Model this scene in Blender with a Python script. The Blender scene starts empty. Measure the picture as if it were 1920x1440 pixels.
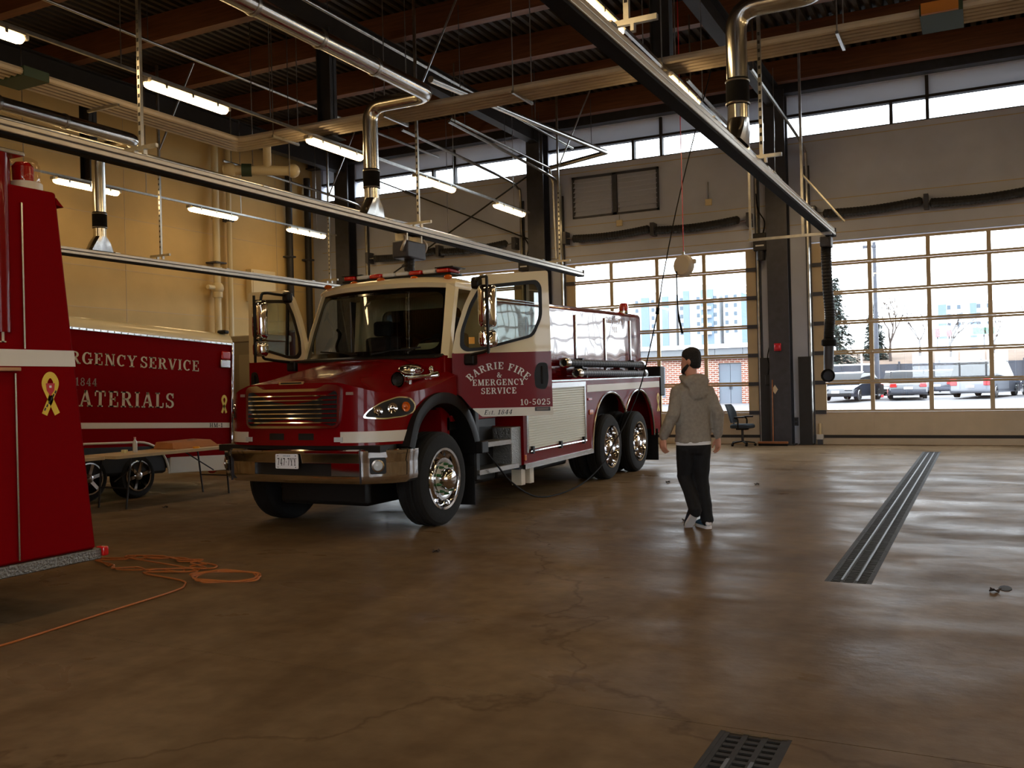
import bpy, bmesh, math, random
from mathutils import Vector, Matrix
R = math.radians
random.seed(7)
scene = bpy.context.scene
COL = scene.collection

# ---------------------------------------------------------------- camera
CAM_H = 1.55
cam_d = bpy.data.cameras.new('camera'); cam = bpy.data.objects.new('camera', cam_d); COL.objects.link(cam)
scene.camera = cam
cam_d.sensor_width = 36.0
cam_d.lens = 1744.0 / 1920.0 * 36.0
cam_d.clip_end = 2000
vY = Vector((880, -17.3, 1744)).normalized()          # world +Y (towards the bay doors) seen by the camera: right, down, forward
vX = Vector((3456, -88, -1744)).normalized()
vX = (vX - vY * vX.dot(vY)).normalized()
vZ = vX.cross(vY)
right = Vector((vX[0], vY[0], vZ[0])); down = Vector((vX[1], vY[1], vZ[1])); fwd = Vector((vX[2], vY[2], vZ[2]))
m3 = Matrix((right, -down, -fwd)).transposed()
cam.matrix_world = Matrix.Translation((0, 0, CAM_H)) @ m3.to_4x4()

# ---------------------------------------------------------------- world, exposure
w = bpy.data.worlds.new('overcast_sky'); scene.world = w; w.use_nodes = True
bgn = w.node_tree.nodes['Background']
bgn.inputs[0].default_value = (0.90, 0.96, 1.0, 1)
bgn.inputs[1].default_value = 7.0
scene.view_settings.view_transform = 'Standard'
scene.view_settings.look = 'None'
scene.view_settings.exposure = 0.3
scene.view_settings.gamma = 1.0
scene.view_settings.use_curve_mapping = False
scene.cycles.use_denoising = True
scene.cycles.max_bounces = 8
scene.cycles.diffuse_bounces = 4
scene.cycles.transparent_max_bounces = 16
scene.cycles.caustics_reflective = False
scene.cycles.caustics_refractive = False
scene.cycles.sample_clamp_indirect = 6.0
LAMP_STRENGTH = 19.0

# ---------------------------------------------------------------- materials
def lin(c):
    return tuple((x / 12.92 if x <= 0.04045 else ((x + 0.055) / 1.055) ** 2.4) for x in [k / 255.0 for k in c])
MATS = {}
def mat(name, rgb, rough=0.5, metal=0.0, var=0.0, scale=4.0, bump=0.0, bscale=60.0, coat=0.0, spec=0.5, stretch=None, rvar=0.0, second=None):
    m = bpy.data.materials.new(name); m.use_nodes = True
    nt = m.node_tree; b = nt.nodes['Principled BSDF']
    c = lin(rgb)
    b.inputs['Base Color'].default_value = (*c, 1)
    b.inputs['Roughness'].default_value = rough
    b.inputs['Metallic'].default_value = metal
    b.inputs['Specular IOR Level'].default_value = spec
    if coat: b.inputs['Coat Weight'].default_value = coat; b.inputs['Coat Roughness'].default_value = 0.03
    if var or bump or rvar:
        tc = nt.nodes.new('ShaderNodeTexCoord'); mp = nt.nodes.new('ShaderNodeMapping')
        nt.links.new(tc.outputs['Object'], mp.inputs[0])
        if stretch: mp.inputs['Scale'].default_value = stretch
        n = nt.nodes.new('ShaderNodeTexNoise'); n.inputs['Scale'].default_value = scale; n.inputs['Detail'].default_value = 6
        nt.links.new(mp.outputs[0], n.inputs[0])
        if var:
            r = nt.nodes.new('ShaderNodeValToRGB')
            a = second and lin(second) or tuple(max(0, x * (1 - var)) for x in c)
            d = c if second else tuple(min(1, x * (1 + var)) for x in c)
            r.color_ramp.elements[0].position = 0.3; r.color_ramp.elements[1].position = 0.7
            r.color_ramp.elements[0].color = (*a, 1); r.color_ramp.elements[1].color = (*d, 1)
            nt.links.new(n.outputs[0], r.inputs[0]); nt.links.new(r.outputs[0], b.inputs['Base Color'])
        if rvar:
            mr = nt.nodes.new('ShaderNodeMapRange'); mr.inputs[3].default_value = max(0, rough - rvar); mr.inputs[4].default_value = min(1, rough + rvar)
            nt.links.new(n.outputs[0], mr.inputs[0]); nt.links.new(mr.outputs[0], b.inputs['Roughness'])
        if bump:
            n2 = nt.nodes.new('ShaderNodeTexNoise'); n2.inputs['Scale'].default_value = bscale; n2.inputs['Detail'].default_value = 4
            nt.links.new(mp.outputs[0], n2.inputs[0])
            bp = nt.nodes.new('ShaderNodeBump'); bp.inputs['Strength'].default_value = bump; bp.inputs['Distance'].default_value = 0.02
            nt.links.new(n2.outputs[0], bp.inputs['Height']); nt.links.new(bp.outputs[0], b.inputs['Normal'])
    MATS[name] = m
    return m
def M(n): return MATS[n]
def glass(name, tint=(1, 1, 1), refl=0.08, rough=0.0):
    m = bpy.data.materials.new(name); m.use_nodes = True; nt = m.node_tree; nt.nodes.clear()
    o = nt.nodes.new('ShaderNodeOutputMaterial'); mx = nt.nodes.new('ShaderNodeMixShader'); t = nt.nodes.new('ShaderNodeBsdfTransparent'); g = nt.nodes.new('ShaderNodeBsdfGlossy')
    t.inputs[0].default_value = (*tint, 1); g.inputs['Roughness'].default_value = rough
    mx.inputs[0].default_value = refl
    nt.links.new(t.outputs[0], mx.inputs[1]); nt.links.new(g.outputs[0], mx.inputs[2]); nt.links.new(mx.outputs[0], o.inputs[0])
    MATS[name] = m; return m
def emit(name, rgb, strength):
    m = bpy.data.materials.new(name); m.use_nodes = True; nt = m.node_tree
    b = nt.nodes['Principled BSDF']
    b.inputs['Base Color'].default_value = (*lin(rgb), 1)
    b.inputs['Emission Color'].default_value = (*lin(rgb), 1); b.inputs['Emission Strength'].default_value = strength
    MATS[name] = m; return m

mat('wall_paint', (200, 172, 116), .75, var=.06, scale=1.5, bump=.05, bscale=30)
mat('wall_panel', (188, 194, 212), .7, var=.08, scale=1.2)
mat('upper_panel', (205, 208, 212), .6)
mat('steel_dark', (56, 58, 68), .5, var=.2, scale=6)
mat('steel_post', (34, 33, 36), .6, var=.2, scale=6)
mat('deck', (56, 50, 46), .6, var=.2, scale=3)
mat('glulam', (112, 70, 46), .55, var=.25, scale=5, stretch=(.3, 3, 6))
mat('galv', (176, 176, 172), .28, 1.0, var=.18, scale=9)
mat('spiral_duct', (205, 205, 202), .2, 1.0, var=.12, scale=7)
mat('alu', (196, 190, 178), .38, .6, var=.08, scale=5)
mat('rubber', (20, 20, 22), .85, var=.2, scale=10, spec=.2)
mat('hose_black', (26, 27, 32), .6, var=.2, scale=20)
mat('conduit_white', (196, 184, 165), .5, var=.08, scale=5)
mat('door_frame', (188, 170, 140), .5, var=.05, scale=4)
mat('door_panel', (196, 180, 156), .55, var=.05, scale=4)
mat('seal', (40, 38, 40), .7)
mat('fire_red', (116, 5, 12), .24, coat=.18, spec=.12)
mat('fire_red_dull', (122, 4, 10), .5, spec=.015)
mat('truck_white', (230, 214, 172), .2, coat=.4, spec=.3)
mat('stripe_white', (218, 212, 200), .35)
mat('chrome', (225, 225, 228), .06, 1.0)
mat('chrome_soft', (205, 205, 205), .2, 1.0, var=.05, scale=20)
mat('diamond', (128, 126, 122), .42, 1.0, bump=.8, bscale=55)
mat('tire', (13, 13, 14), .9, var=.25, scale=18, bump=.15, bscale=80)
mat('black_plastic', (11, 11, 12), .5, spec=.3)
mat('black_gloss', (8, 8, 10), .12, coat=.6)
mat('dark_grille', (8, 8, 9), .6)
mat('rollup', (202, 200, 184), .42, .15)
mat('amber', (200, 90, 12), .2, coat=1)
mat('red_lens', (190, 14, 18), .15, coat=1)
mat('clear_lens', (200, 205, 205), .08, coat=1)
mat('lug_green', (40, 90, 46), .4)
mat('letter_cream', (214, 200, 176), .4)
mat('letter_red_white', (228, 222, 214), .4)
mat('letter_gold', (180, 130, 90), .4)
mat('letter_dark', (24, 22, 26), .5)
mat('letter_faint', (150, 130, 120), .4)
mat('plate_white', (235, 235, 238), .4)
mat('ribbon_yellow', (226, 190, 50), .45)
mat('dash', (24, 23, 24), .7)
mat('seat_cloth', (44, 44, 48), .9)
mat('paper', (226, 226, 180), .8)
mat('sticker', (240, 170, 30), .5)
mat('table_top', (206, 184, 146), .5, var=.08, scale=6)
mat('cardboard', (166, 108, 58), .85, var=.1, scale=5)
mat('orange_cord', (170, 96, 40), .5)
mat('skin', (196, 140, 116), .55)
mat('hair', (22, 19, 20), .8, var=.3, scale=60, bump=.6, bscale=90)
mat('hoodie', (140, 132, 122), .95, var=.12, scale=30, bump=.3, bscale=40)
mat('trousers', (12, 13, 18), .9, var=.2, scale=20, bump=.2, bscale=25)
mat('shirt_white', (220, 220, 222), .9)
mat('shoe_white', (222, 220, 222), .6)
mat('shoe_blue', (24, 82, 120), .6)
mat('shoe_dark', (26, 32, 46), .7)
mat('alarm_red', (200, 20, 40), .4)
mat('wood_handle', (150, 96, 56), .6, var=.2, scale=8)
mat('pipe_cream', (216, 202, 164), .5)
mat('cast_iron', (34, 31, 30), .85, 0, var=.3, scale=12)
mat('asphalt', (104, 103, 106), .9, var=.12, scale=.4)
mat('snow', (200, 202, 206), .9)
mat('brick', (168, 104, 82), .9, var=.18, scale=3)
mat('mortar', (188, 176, 164), .9)
mat('grey_door', (98, 106, 116), .6)
mat('fascia', (104, 108, 112), .6)
mat('roof_white', (240, 240, 240), .7)
mat('tower_white', (184, 188, 192), .8)
mat('tower_blue', (104, 122, 140), .7)
mat('tower_window', (70, 86, 100), .3)
mat('conifer', (34, 46, 42), .9, var=.3, scale=4)
mat('bark', (62, 52, 48), .9)
mat('bank', (96, 80, 68), .95, var=.25, scale=.6)
mat('wall_dark', (58, 60, 68), .85, var=.15, scale=.8)
mat('car_dark', (34, 38, 48), .2, coat=1)
mat('car_silver', (92, 96, 104), .3, 0, coat=1)
mat('car_navy', (36, 42, 60), .2, coat=1)
mat('car_glass', (16, 19, 24), .1, spec=.25)
mat('sign_red', (222, 40, 48), .5)
mat('sign_green', (40, 84, 66), .5)
mat('bottle_clear', (200, 205, 205), .1, spec=.8)
mat('pink_cap', (210, 150, 140), .5)
mat('reel_body', (206, 196, 176), .5)
mat('green_tape', (50, 70, 52), .7)
mat('orange_tape', (190, 120, 40), .7)
mat('maple_red', (190, 30, 40), .5)
glass('door_glass', (.97, .985, 1.0), .06)
glass('windshield_glass', (.42, .46, .44), .10)
glass('side_glass', (.66, .72, .70), .12)
glass('beacon_glass', (.95, .9, .85), .10)
emit('lamp_glow', (255, 214, 152), LAMP_STRENGTH)
emit('tube_glow', (255, 226, 176), LAMP_STRENGTH * 1.5)

def translucent(name, rgb, amount):
    m = bpy.data.materials.new(name); m.use_nodes = True; nt = m.node_tree; nt.nodes.clear()
    o = nt.nodes.new('ShaderNodeOutputMaterial'); mx = nt.nodes.new('ShaderNodeMixShader'); d = nt.nodes.new('ShaderNodeBsdfDiffuse'); t = nt.nodes.new('ShaderNodeBsdfTranslucent')
    for n in (d, t): n.inputs[0].default_value = (*lin(rgb), 1)
    mx.inputs[0].default_value = amount
    nt.links.new(d.outputs[0], mx.inputs[1]); nt.links.new(t.outputs[0], mx.inputs[2]); nt.links.new(mx.outputs[0], o.inputs[0]); MATS[name] = m
translucent('light_panel', (205, 208, 214), .2)

def concrete_floor():
    m = bpy.data.materials.new('concrete_floor'); m.use_nodes = True; nt = m.node_tree; N = nt.nodes; Lk = nt.links
    b = N['Principled BSDF']; tc = N.new('ShaderNodeTexCoord')
    def noise(scale, detail=6, sc=(1, 1, 1), dist=0.0):
        mp = N.new('ShaderNodeMapping'); mp.inputs['Scale'].default_value = sc; Lk.new(tc.outputs['Object'], mp.inputs[0])
        n = N.new('ShaderNodeTexNoise'); n.inputs['Scale'].default_value = scale; n.inputs['Detail'].default_value = detail; n.inputs['Distortion'].default_value = dist
        Lk.new(mp.outputs[0], n.inputs[0]); return n
    def ramp(src, p0, c0, p1, c1):
        r = N.new('ShaderNodeValToRGB'); r.color_ramp.elements[0].position = p0; r.color_ramp.elements[1].position = p1
        r.color_ramp.elements[0].color = (*c0, 1); r.color_ramp.elements[1].color = (*c1, 1); Lk.new(src, r.inputs[0]); return r
    n1 = noise(.55, 8); n2 = noise(6, 8); n3 = noise(1.3, 6, (1, .25, 1), 1.0)
    base = ramp(n1.outputs[0], .3, lin((106, 88, 66)), .72, lin((140, 120, 95)))
    fine = ramp(n2.outputs[0], .3, (.82,) * 3, .7, (1.08,) * 3)
    mx = N.new('ShaderNodeMix'); mx.data_type = 'RGBA'; mx.blend_type = 'MULTIPLY'; mx.inputs[0].default_value = 1
    Lk.new(base.outputs[0], mx.inputs[6]); Lk.new(fine.outputs[0], mx.inputs[7])
    st = ramp(n3.outputs[0], .3, (.7, .66, .62), .62, (1, 1, 1))
    mx2 = N.new('ShaderNodeMix'); mx2.data_type = 'RGBA'; mx2.blend_type = 'MULTIPLY'; mx2.inputs[0].default_value = .8
    Lk.new(mx.outputs[2], mx2.inputs[6]); Lk.new(st.outputs[0], mx2.inputs[7])
    # hairline cracks: edges of large distorted cells
    mp = N.new('ShaderNodeMapping'); mp.inputs['Scale'].default_value = (.16, .12, .16); mp.inputs['Location'].default_value = (.37, .21, 0); Lk.new(tc.outputs['Object'], mp.inputs[0])
    nd = noise(1.6, 5); ad = N.new('ShaderNodeMix'); ad.data_type = 'VECTOR'; ad.inputs[0].default_value = .14
    Lk.new(mp.outputs[0], ad.inputs[4]); Lk.new(nd.outputs[1], ad.inputs[5])
    vo = N.new('ShaderNodeTexVoronoi'); vo.feature = 'DISTANCE_TO_EDGE'; vo.inputs['Scale'].default_value = 1.0; Lk.new(ad.outputs[1], vo.inputs[0])
    cr = ramp(vo.outputs[0], .0008, (.45, .42, .4), .0035, (1, 1, 1))
    mx3 = N.new('ShaderNodeMix'); mx3.data_type = 'RGBA'; mx3.blend_type = 'MULTIPLY'; mx3.inputs[0].default_value = .5
    Lk.new(mx2.outputs[2], mx3.inputs[6]); Lk.new(cr.outputs[0], mx3.inputs[7])
    Lk.new(mx3.outputs[2], b.inputs['Base Color'])
    n4 = noise(1.3, 9, (.6, 1.2, 1), .5)
    mr = N.new('ShaderNodeMapRange'); mr.inputs[1].default_value = .3; mr.inputs[2].default_value = .7; mr.inputs[3].default_value = .24; mr.inputs[4].default_value = .54
    Lk.new(n4.outputs[0], mr.inputs[0]); Lk.new(mr.outputs[0], b.inputs['Roughness'])
    b.inputs['IOR'].default_value = 1.045
    bp = N.new('ShaderNodeBump'); bp.inputs['Strength'].default_value = .12; bp.inputs['Distance'].default_value = .02
    n5 = noise(14, 5); Lk.new(n5.outputs[0], bp.inputs['Height']); Lk.new(bp.outputs[0], b.inputs['Normal'])
    MATS['concrete_floor'] = m
concrete_floor()

# ---------------------------------------------------------------- mesh helpers
class MB:
    def __init__(s, M=None): s.v = []; s.f = []; s.M = M
    def add(s, vs, fs):
        o = len(s.v)
        for p in vs:
            p = Vector(p)
            s.v.append(tuple(s.M @ p) if s.M else tuple(p))
        s.f += [tuple(i + o for i in f) for f in fs]; return s
    def box(s, x0, x1, y0, y1, z0, z1):
        return s.add([(x0, y0, z0), (x1, y0, z0), (x1, y1, z0), (x0, y1, z0), (x0, y0, z1), (x1, y0, z1), (x1, y1, z1), (x0, y1, z1)],
                     [(0, 3, 2, 1), (4, 5, 6, 7), (0, 1, 5, 4), (1, 2, 6, 5), (2, 3, 7, 6), (3, 0, 4, 7)])
    def bar(s, p0, p1, wa, wb, up=(0, 0, 1)):
        p0 = Vector(p0); p1 = Vector(p1); d = (p1 - p0).normalized(); u = Vector(up)
        a = d.cross(u)
        if a.length < 1e-4: a = d.cross(Vector((1, 0, 0)))
        a.normalize(); b = a.cross(d)
        q = []
        for p in (p0, p1):
            q += [p + a * wa / 2 + b * wb / 2, p - a * wa / 2 + b * wb / 2, p - a * wa / 2 - b * wb / 2, p + a * wa / 2 - b * wb / 2]
        return s.add(q, [(0, 1, 2, 3), (7, 6, 5, 4), (0, 4, 5, 1), (1, 5, 6, 2), (2, 6, 7, 3), (3, 7, 4, 0)])
    def cyl(s, p0, p1, r0, r1=None, n=12, caps=True):
        return s.tube([p0, p1], [r0, r0 if r1 is None else r1], n, caps)
    def tube(s, pts, r, n=8, caps=True, closed=False):
        pts = [Vector(p) for p in pts]; k = len(pts)
        rr = r if isinstance(r, (list, tuple)) else [r] * k
        vs = []; prev = None
        for i, p in enumerate(pts):
            if closed: t = pts[(i + 1) % k] - pts[i - 1]
            elif i == 0: t = pts[1] - p
            elif i == k - 1: t = p - pts[i - 1]
            else: t = (pts[i + 1] - p).normalized() + (p - pts[i - 1]).normalized()
            if t.length < 1e-9: t = Vector((0, 0, 1))
            t.normalize()
            if prev is None:
                a = t.cross(Vector((0, 0, 1)))
                if a.length < 1e-3: a = t.cross(Vector((0, 1, 0)))
            else:
                a = prev - t * prev.dot(t)
                if a.length < 1e-6: a = t.cross(Vector((0, 1, 0)))
            a.normalize(); prev = a; b = t.cross(a)
            for j in range(n):
                an = 2 * math.pi * j / n
                vs.append(p + (a * math.cos(an) + b * math.sin(an)) * rr[i])
        fs = []
        for i in range(k if closed else k - 1):
            for j in range(n):
                i2 = (i + 1) % k; j2 = (j + 1) % n
                fs.append((i * n + j, i * n + j2, i2 * n + j2, i2 * n + j))
        if caps and not closed:
            fs.append(tuple(range(n))[::-1]); fs.append(tuple(range((k - 1) * n, k * n)))
        return s.add(vs, fs)
    def lathe(s, prof, o, ax, n=24, caps=False):
        o = Vector(o); ax = Vector(ax).normalized(); a = ax.cross(Vector((0, 0, 1)))
        if a.length < 1e-3: a = ax.cross(Vector((0, 1, 0)))
        a.normalize(); b = ax.cross(a); vs = []
        for r, h in prof:
            for j in range(n):
                an = 2 * math.pi * j / n
                vs.append(o + ax * h + (a * math.cos(an) + b * math.sin(an)) * r)
        fs = [(i * n + j, i * n + (j + 1) % n, (i + 1) * n + (j + 1) % n, (i + 1) * n + j) for i in range(len(prof) - 1) for j in range(n)]
        if caps: fs += [tuple(range(n))[::-1], tuple(range((len(prof) - 1) * n, len(prof) * n))]
        return s.add(vs, fs)
    def loft(s, rings, caps=True, closed=True):
        n = len(rings[0]); vs = [p for r in rings for p in r]; fs = []
        for i in range(len(rings) - 1):
            for j in range(n if closed else n - 1):
                fs.append((i * n + j, i * n + (j + 1) % n, (i + 1) * n + (j + 1) % n, (i + 1) * n + j))
        if caps: fs += [tuple(range(n))[::-1], tuple(range((len(rings) - 1) * n, len(rings) * n))]
        return s.add(vs, fs)
    def prism(s, poly, fn, w0, w1):
        n = len(poly); vs = [fn(u, v, w0) for u, v in poly] + [fn(u, v, w1) for u, v in poly]
        fs = [tuple(range(n))[::-1], tuple(range(n, 2 * n))] + [(i, (i + 1) % n, n + (i + 1) % n, n + i) for i in range(n)]
        return s.add(vs, fs)
    def ringpanel(s, outer, inner, fn, w0, w1):
        """panel with a hole: outer and inner loops sampled by angle round the hole's middle"""
        cx = sum(p[0] for p in inner) / len(inner); cy = sum(p[1] for p in inner) / len(inner)
        def hit(poly, a):
            dx, dy = math.cos(a), math.sin(a); best = None
            for i in range(len(poly)):
                x1, y1 = poly[i][0] - cx, poly[i][1] - cy; x2, y2 = poly[(i + 1) % len(poly)][0] - cx, poly[(i + 1) % len(poly)][1] - cy
                ex, ey = x2 - x1, y2 - y1; den = dx * ey - dy * ex
                if abs(den) < 1e-9: continue
                t = (x1 * ey - y1 * ex) / den; u = (x1 * dy - y1 * dx) / den
                if t > 0 and -1e-6 <= u <= 1 + 1e-6 and (best is None or t > best): best = t
            return (cx + dx * best, cy + dy * best)
        an = sorted({round(math.atan2(p[1] - cy, p[0] - cx), 4) for p in list(outer) + list(inner)} | {round(-math.pi + .001 + k * math.pi / 18, 4) for k in range(36)})
        o = [hit(outer, a) for a in an]; i_ = [hit(inner, a) for a in an]; n = len(an)
        vs = [fn(*p, w0) for p in o] + [fn(*p, w0) for p in i_] + [fn(*p, w1) for p in o] + [fn(*p, w1) for p in i_]
        fs = []
        for k in range(n):
            j = (k + 1) % n
            fs += [(k, n + k, n + j, j), (2 * n + k, 2 * n + j, 3 * n + j, 3 * n + k), (k, j, 2 * n + j, 2 * n + k), (n + k, 3 * n + k, 3 * n + j, n + j)]
        return s.add(vs, fs)
    def grid(s, fn, nu, nv):
        vs = [fn(i / nu, j / nv) for j in range(nv + 1) for i in range(nu + 1)]
        return s.add(vs, [(j * (nu + 1) + i, j * (nu + 1) + i + 1, (j + 1) * (nu + 1) + i + 1, (j + 1) * (nu + 1) + i) for j in range(nv) for i in range(nu)])
    def sphere(s, c, r, nu=14, nv=8, sc=(1, 1, 1)):
        c = Vector(c); rings = []
        for j in range(1, nv):
            t = math.pi * j / nv
            rings.append([c + Vector((sc[0] * r * math.sin(t) * math.cos(2 * math.pi * i / nu), sc[1] * r * math.sin(t) * math.sin(2 * math.pi * i / nu), sc[2] * r * math.cos(t))) for i in range(nu)])
        o = len(s.v); s.loft(rings, caps=False); k = len(s.v)
        s.add([c + Vector((0, 0, sc[2] * r)), c - Vector((0, 0, sc[2] * r))], [])
        for i in range(nu):
            s.f.append((k, o + (i + 1) % nu, o + i)); b = o + (nv - 2) * nu; s.f.append((k + 1, b + i, b + (i + 1) % nu))
        return s
    def mesh(s, name, smooth=40, recalc=True):
        me = bpy.data.meshes.new(name); me.from_pydata(s.v, [], s.f)
        if recalc:
            bm = bmesh.new(); bm.from_mesh(me); bmesh.ops.recalc_face_normals(bm, faces=bm.faces[:]); bm.to_mesh(me); bm.free()
        if smooth:
            for p in me.polygons: p.use_smooth = True
            me.set_sharp_from_angle(angle=R(smooth))
        me.update(); return me
    def build(s, name, m, parent=None, smooth=40, bevel=0, recalc=True, loc=None):
        me = s.mesh(name, smooth, recalc)
        return place(name, me, m, parent, bevel, loc)
def place(name, me, m, parent=None, bevel=0, loc=None):
    o = bpy.data.objects.new(name, me); COL.objects.link(o)
    if not me.materials: me.materials.append(M(m))
    if parent: o.parent = parent
    if loc: o.location = loc
    if bevel:
        b = o.modifiers.new('bevel', 'BEVEL'); b.width = bevel; b.segments = 2; b.limit_method = 'ANGLE'; b.angle_limit = R(40)
    return o
def thing(name, label, cat, loc=(0, 0, 0), rz=0, group=None):
    o = bpy.data.objects.new(name, None); COL.objects.link(o); o.empty_display_size = .1
    o.location = loc; o.rotation_euler = (0, 0, rz)
    return tag(o, label, cat, group)
def tag(o, label, cat, group=None):
    o['label'] = label; o['category'] = cat
    if group: o['group'] = group
    return o
def struct(o): o['kind'] = 'structure'; return o
def stuff(o): o['kind'] = 'stuff'; return o
def copy_tree(o, parent=None, loc=None):
    c = o.copy(); COL.objects.link(c)
    if parent: c.parent = parent
    if loc is not None: c.location = loc
    for ch in list(o.children): copy_tree(ch, c)
    return c
def rrect(x0, x1, y0, y1, r, n=4):
    pts = []
    for cx, cy, a in ((x1 - r, y0 + r, -90), (x1 - r, y1 - r, 0), (x0 + r, y1 - r, 90), (x0 + r, y0 + r, 180)):
        for k in range(n + 1):
            t = R(a + 90 * k / n); pts.append((cx + r * math.cos(t), cy + r * math.sin(t)))
    return pts
def roundpoly(poly, r, n=4):
    out = []; k = len(poly)
    for i in range(k):
        p = Vector(poly[i]); a = Vector(poly[i - 1]) - p; b = Vector(poly[(i + 1) % k]) - p
        q = min(r, a.length * .45, b.length * .45)
        p0 = p + a.normalized() * q; p1 = p + b.normalized() * q
        for j in range(n + 1):
            t = j / n; out.append(tuple((1 - t) ** 2 * p0 + 2 * t * (1 - t) * p + t * t * p1))
    return out
def smoothpath(pts, n=6):
    pts = [Vector(p) for p in pts]; out = []
    for i in range(len(pts) - 1):
        p0 = pts[max(i - 1, 0)]; p1 = pts[i]; p2 = pts[i + 1]; p3 = pts[min(i + 2, len(pts) - 1)]
        for k in range(n):
            t = k / n
            out.append(.5 * ((2 * p1) + (p2 - p0) * t + (2 * p0 - 5 * p1 + 4 * p2 - p3) * t * t + (3 * p1 - p0 - 3 * p2 + p3) * t ** 3))
    out.append(pts[-1]); return out
def lerp(tab, x):
    if x <= tab[0][0]: return tab[0][1]
    for (a, b), (c, d) in zip(tab, tab[1:]):
        if x <= c: return b + (d - b) * (x - a) / (c - a)
    return tab[-1][1]

# ---------------------------------------------------------------- slab-serif lettering made of polygons
def _rect(a, b, c, d): return [(a, b), (c, b), (c, d), (a, d)]
def _line(x0, y0, x1, y1, wd): return [(x0 - wd / 2, y0), (x0 + wd / 2, y0), (x1 + wd / 2, y1), (x1 - wd / 2, y1)]
def _stem(x, t=.19, top=True, bot=True):
    o = [_rect(x - t / 2, 0, x + t / 2, 1)]
    if bot: o.append(_rect(x - t / 2 - .08, 0, x + t / 2 + .08, .09))
    if top: o.append(_rect(x - t / 2 - .08, .91, x + t / 2 + .08, 1))
    return o
def _arc(cx, cy, rx, ry, a0, a1, tx=.18, ty=.09, n=14):
    o = []
    for k in range(n):
        q = []
        for a in (a0 + (a1 - a0) * k / n, a0 + (a1 - a0) * (k + 1) / n):
            q.append((math.cos(R(a)), math.sin(R(a))))
        (c0, s0), (c1, s1) = q
        o.append([(cx + rx * c0, cy + ry * s0), (cx + rx * c1, cy + ry * s1), (cx + (rx - tx) * c1, cy + (ry - ty) * s1), (cx + (rx - tx) * c0, cy + (ry - ty) * s0)])
    return o
_S = _arc(.33, .74, .29, .26, 20, 270, .16, .09) + _arc(.33, .265, .31, .265, -160, 90, .17, .09) + [_rect(.53, .66, .6, .98), _rect(.02, .02, .09, .34)]
_C = _arc(.42, .5, .4, .5, 48, 312, .2, .09) + [_rect(.66, .62, .74, .96)]
_E = _stem(.2) + [_rect(.2, .91, .66, 1), _rect(.2, 0, .68, .09), _rect(.2, .46, .5, .54), _rect(.59, .7, .67, 1), _rect(.62, 0, .7, .31), _rect(.44, .36, .5, .64)]
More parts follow.
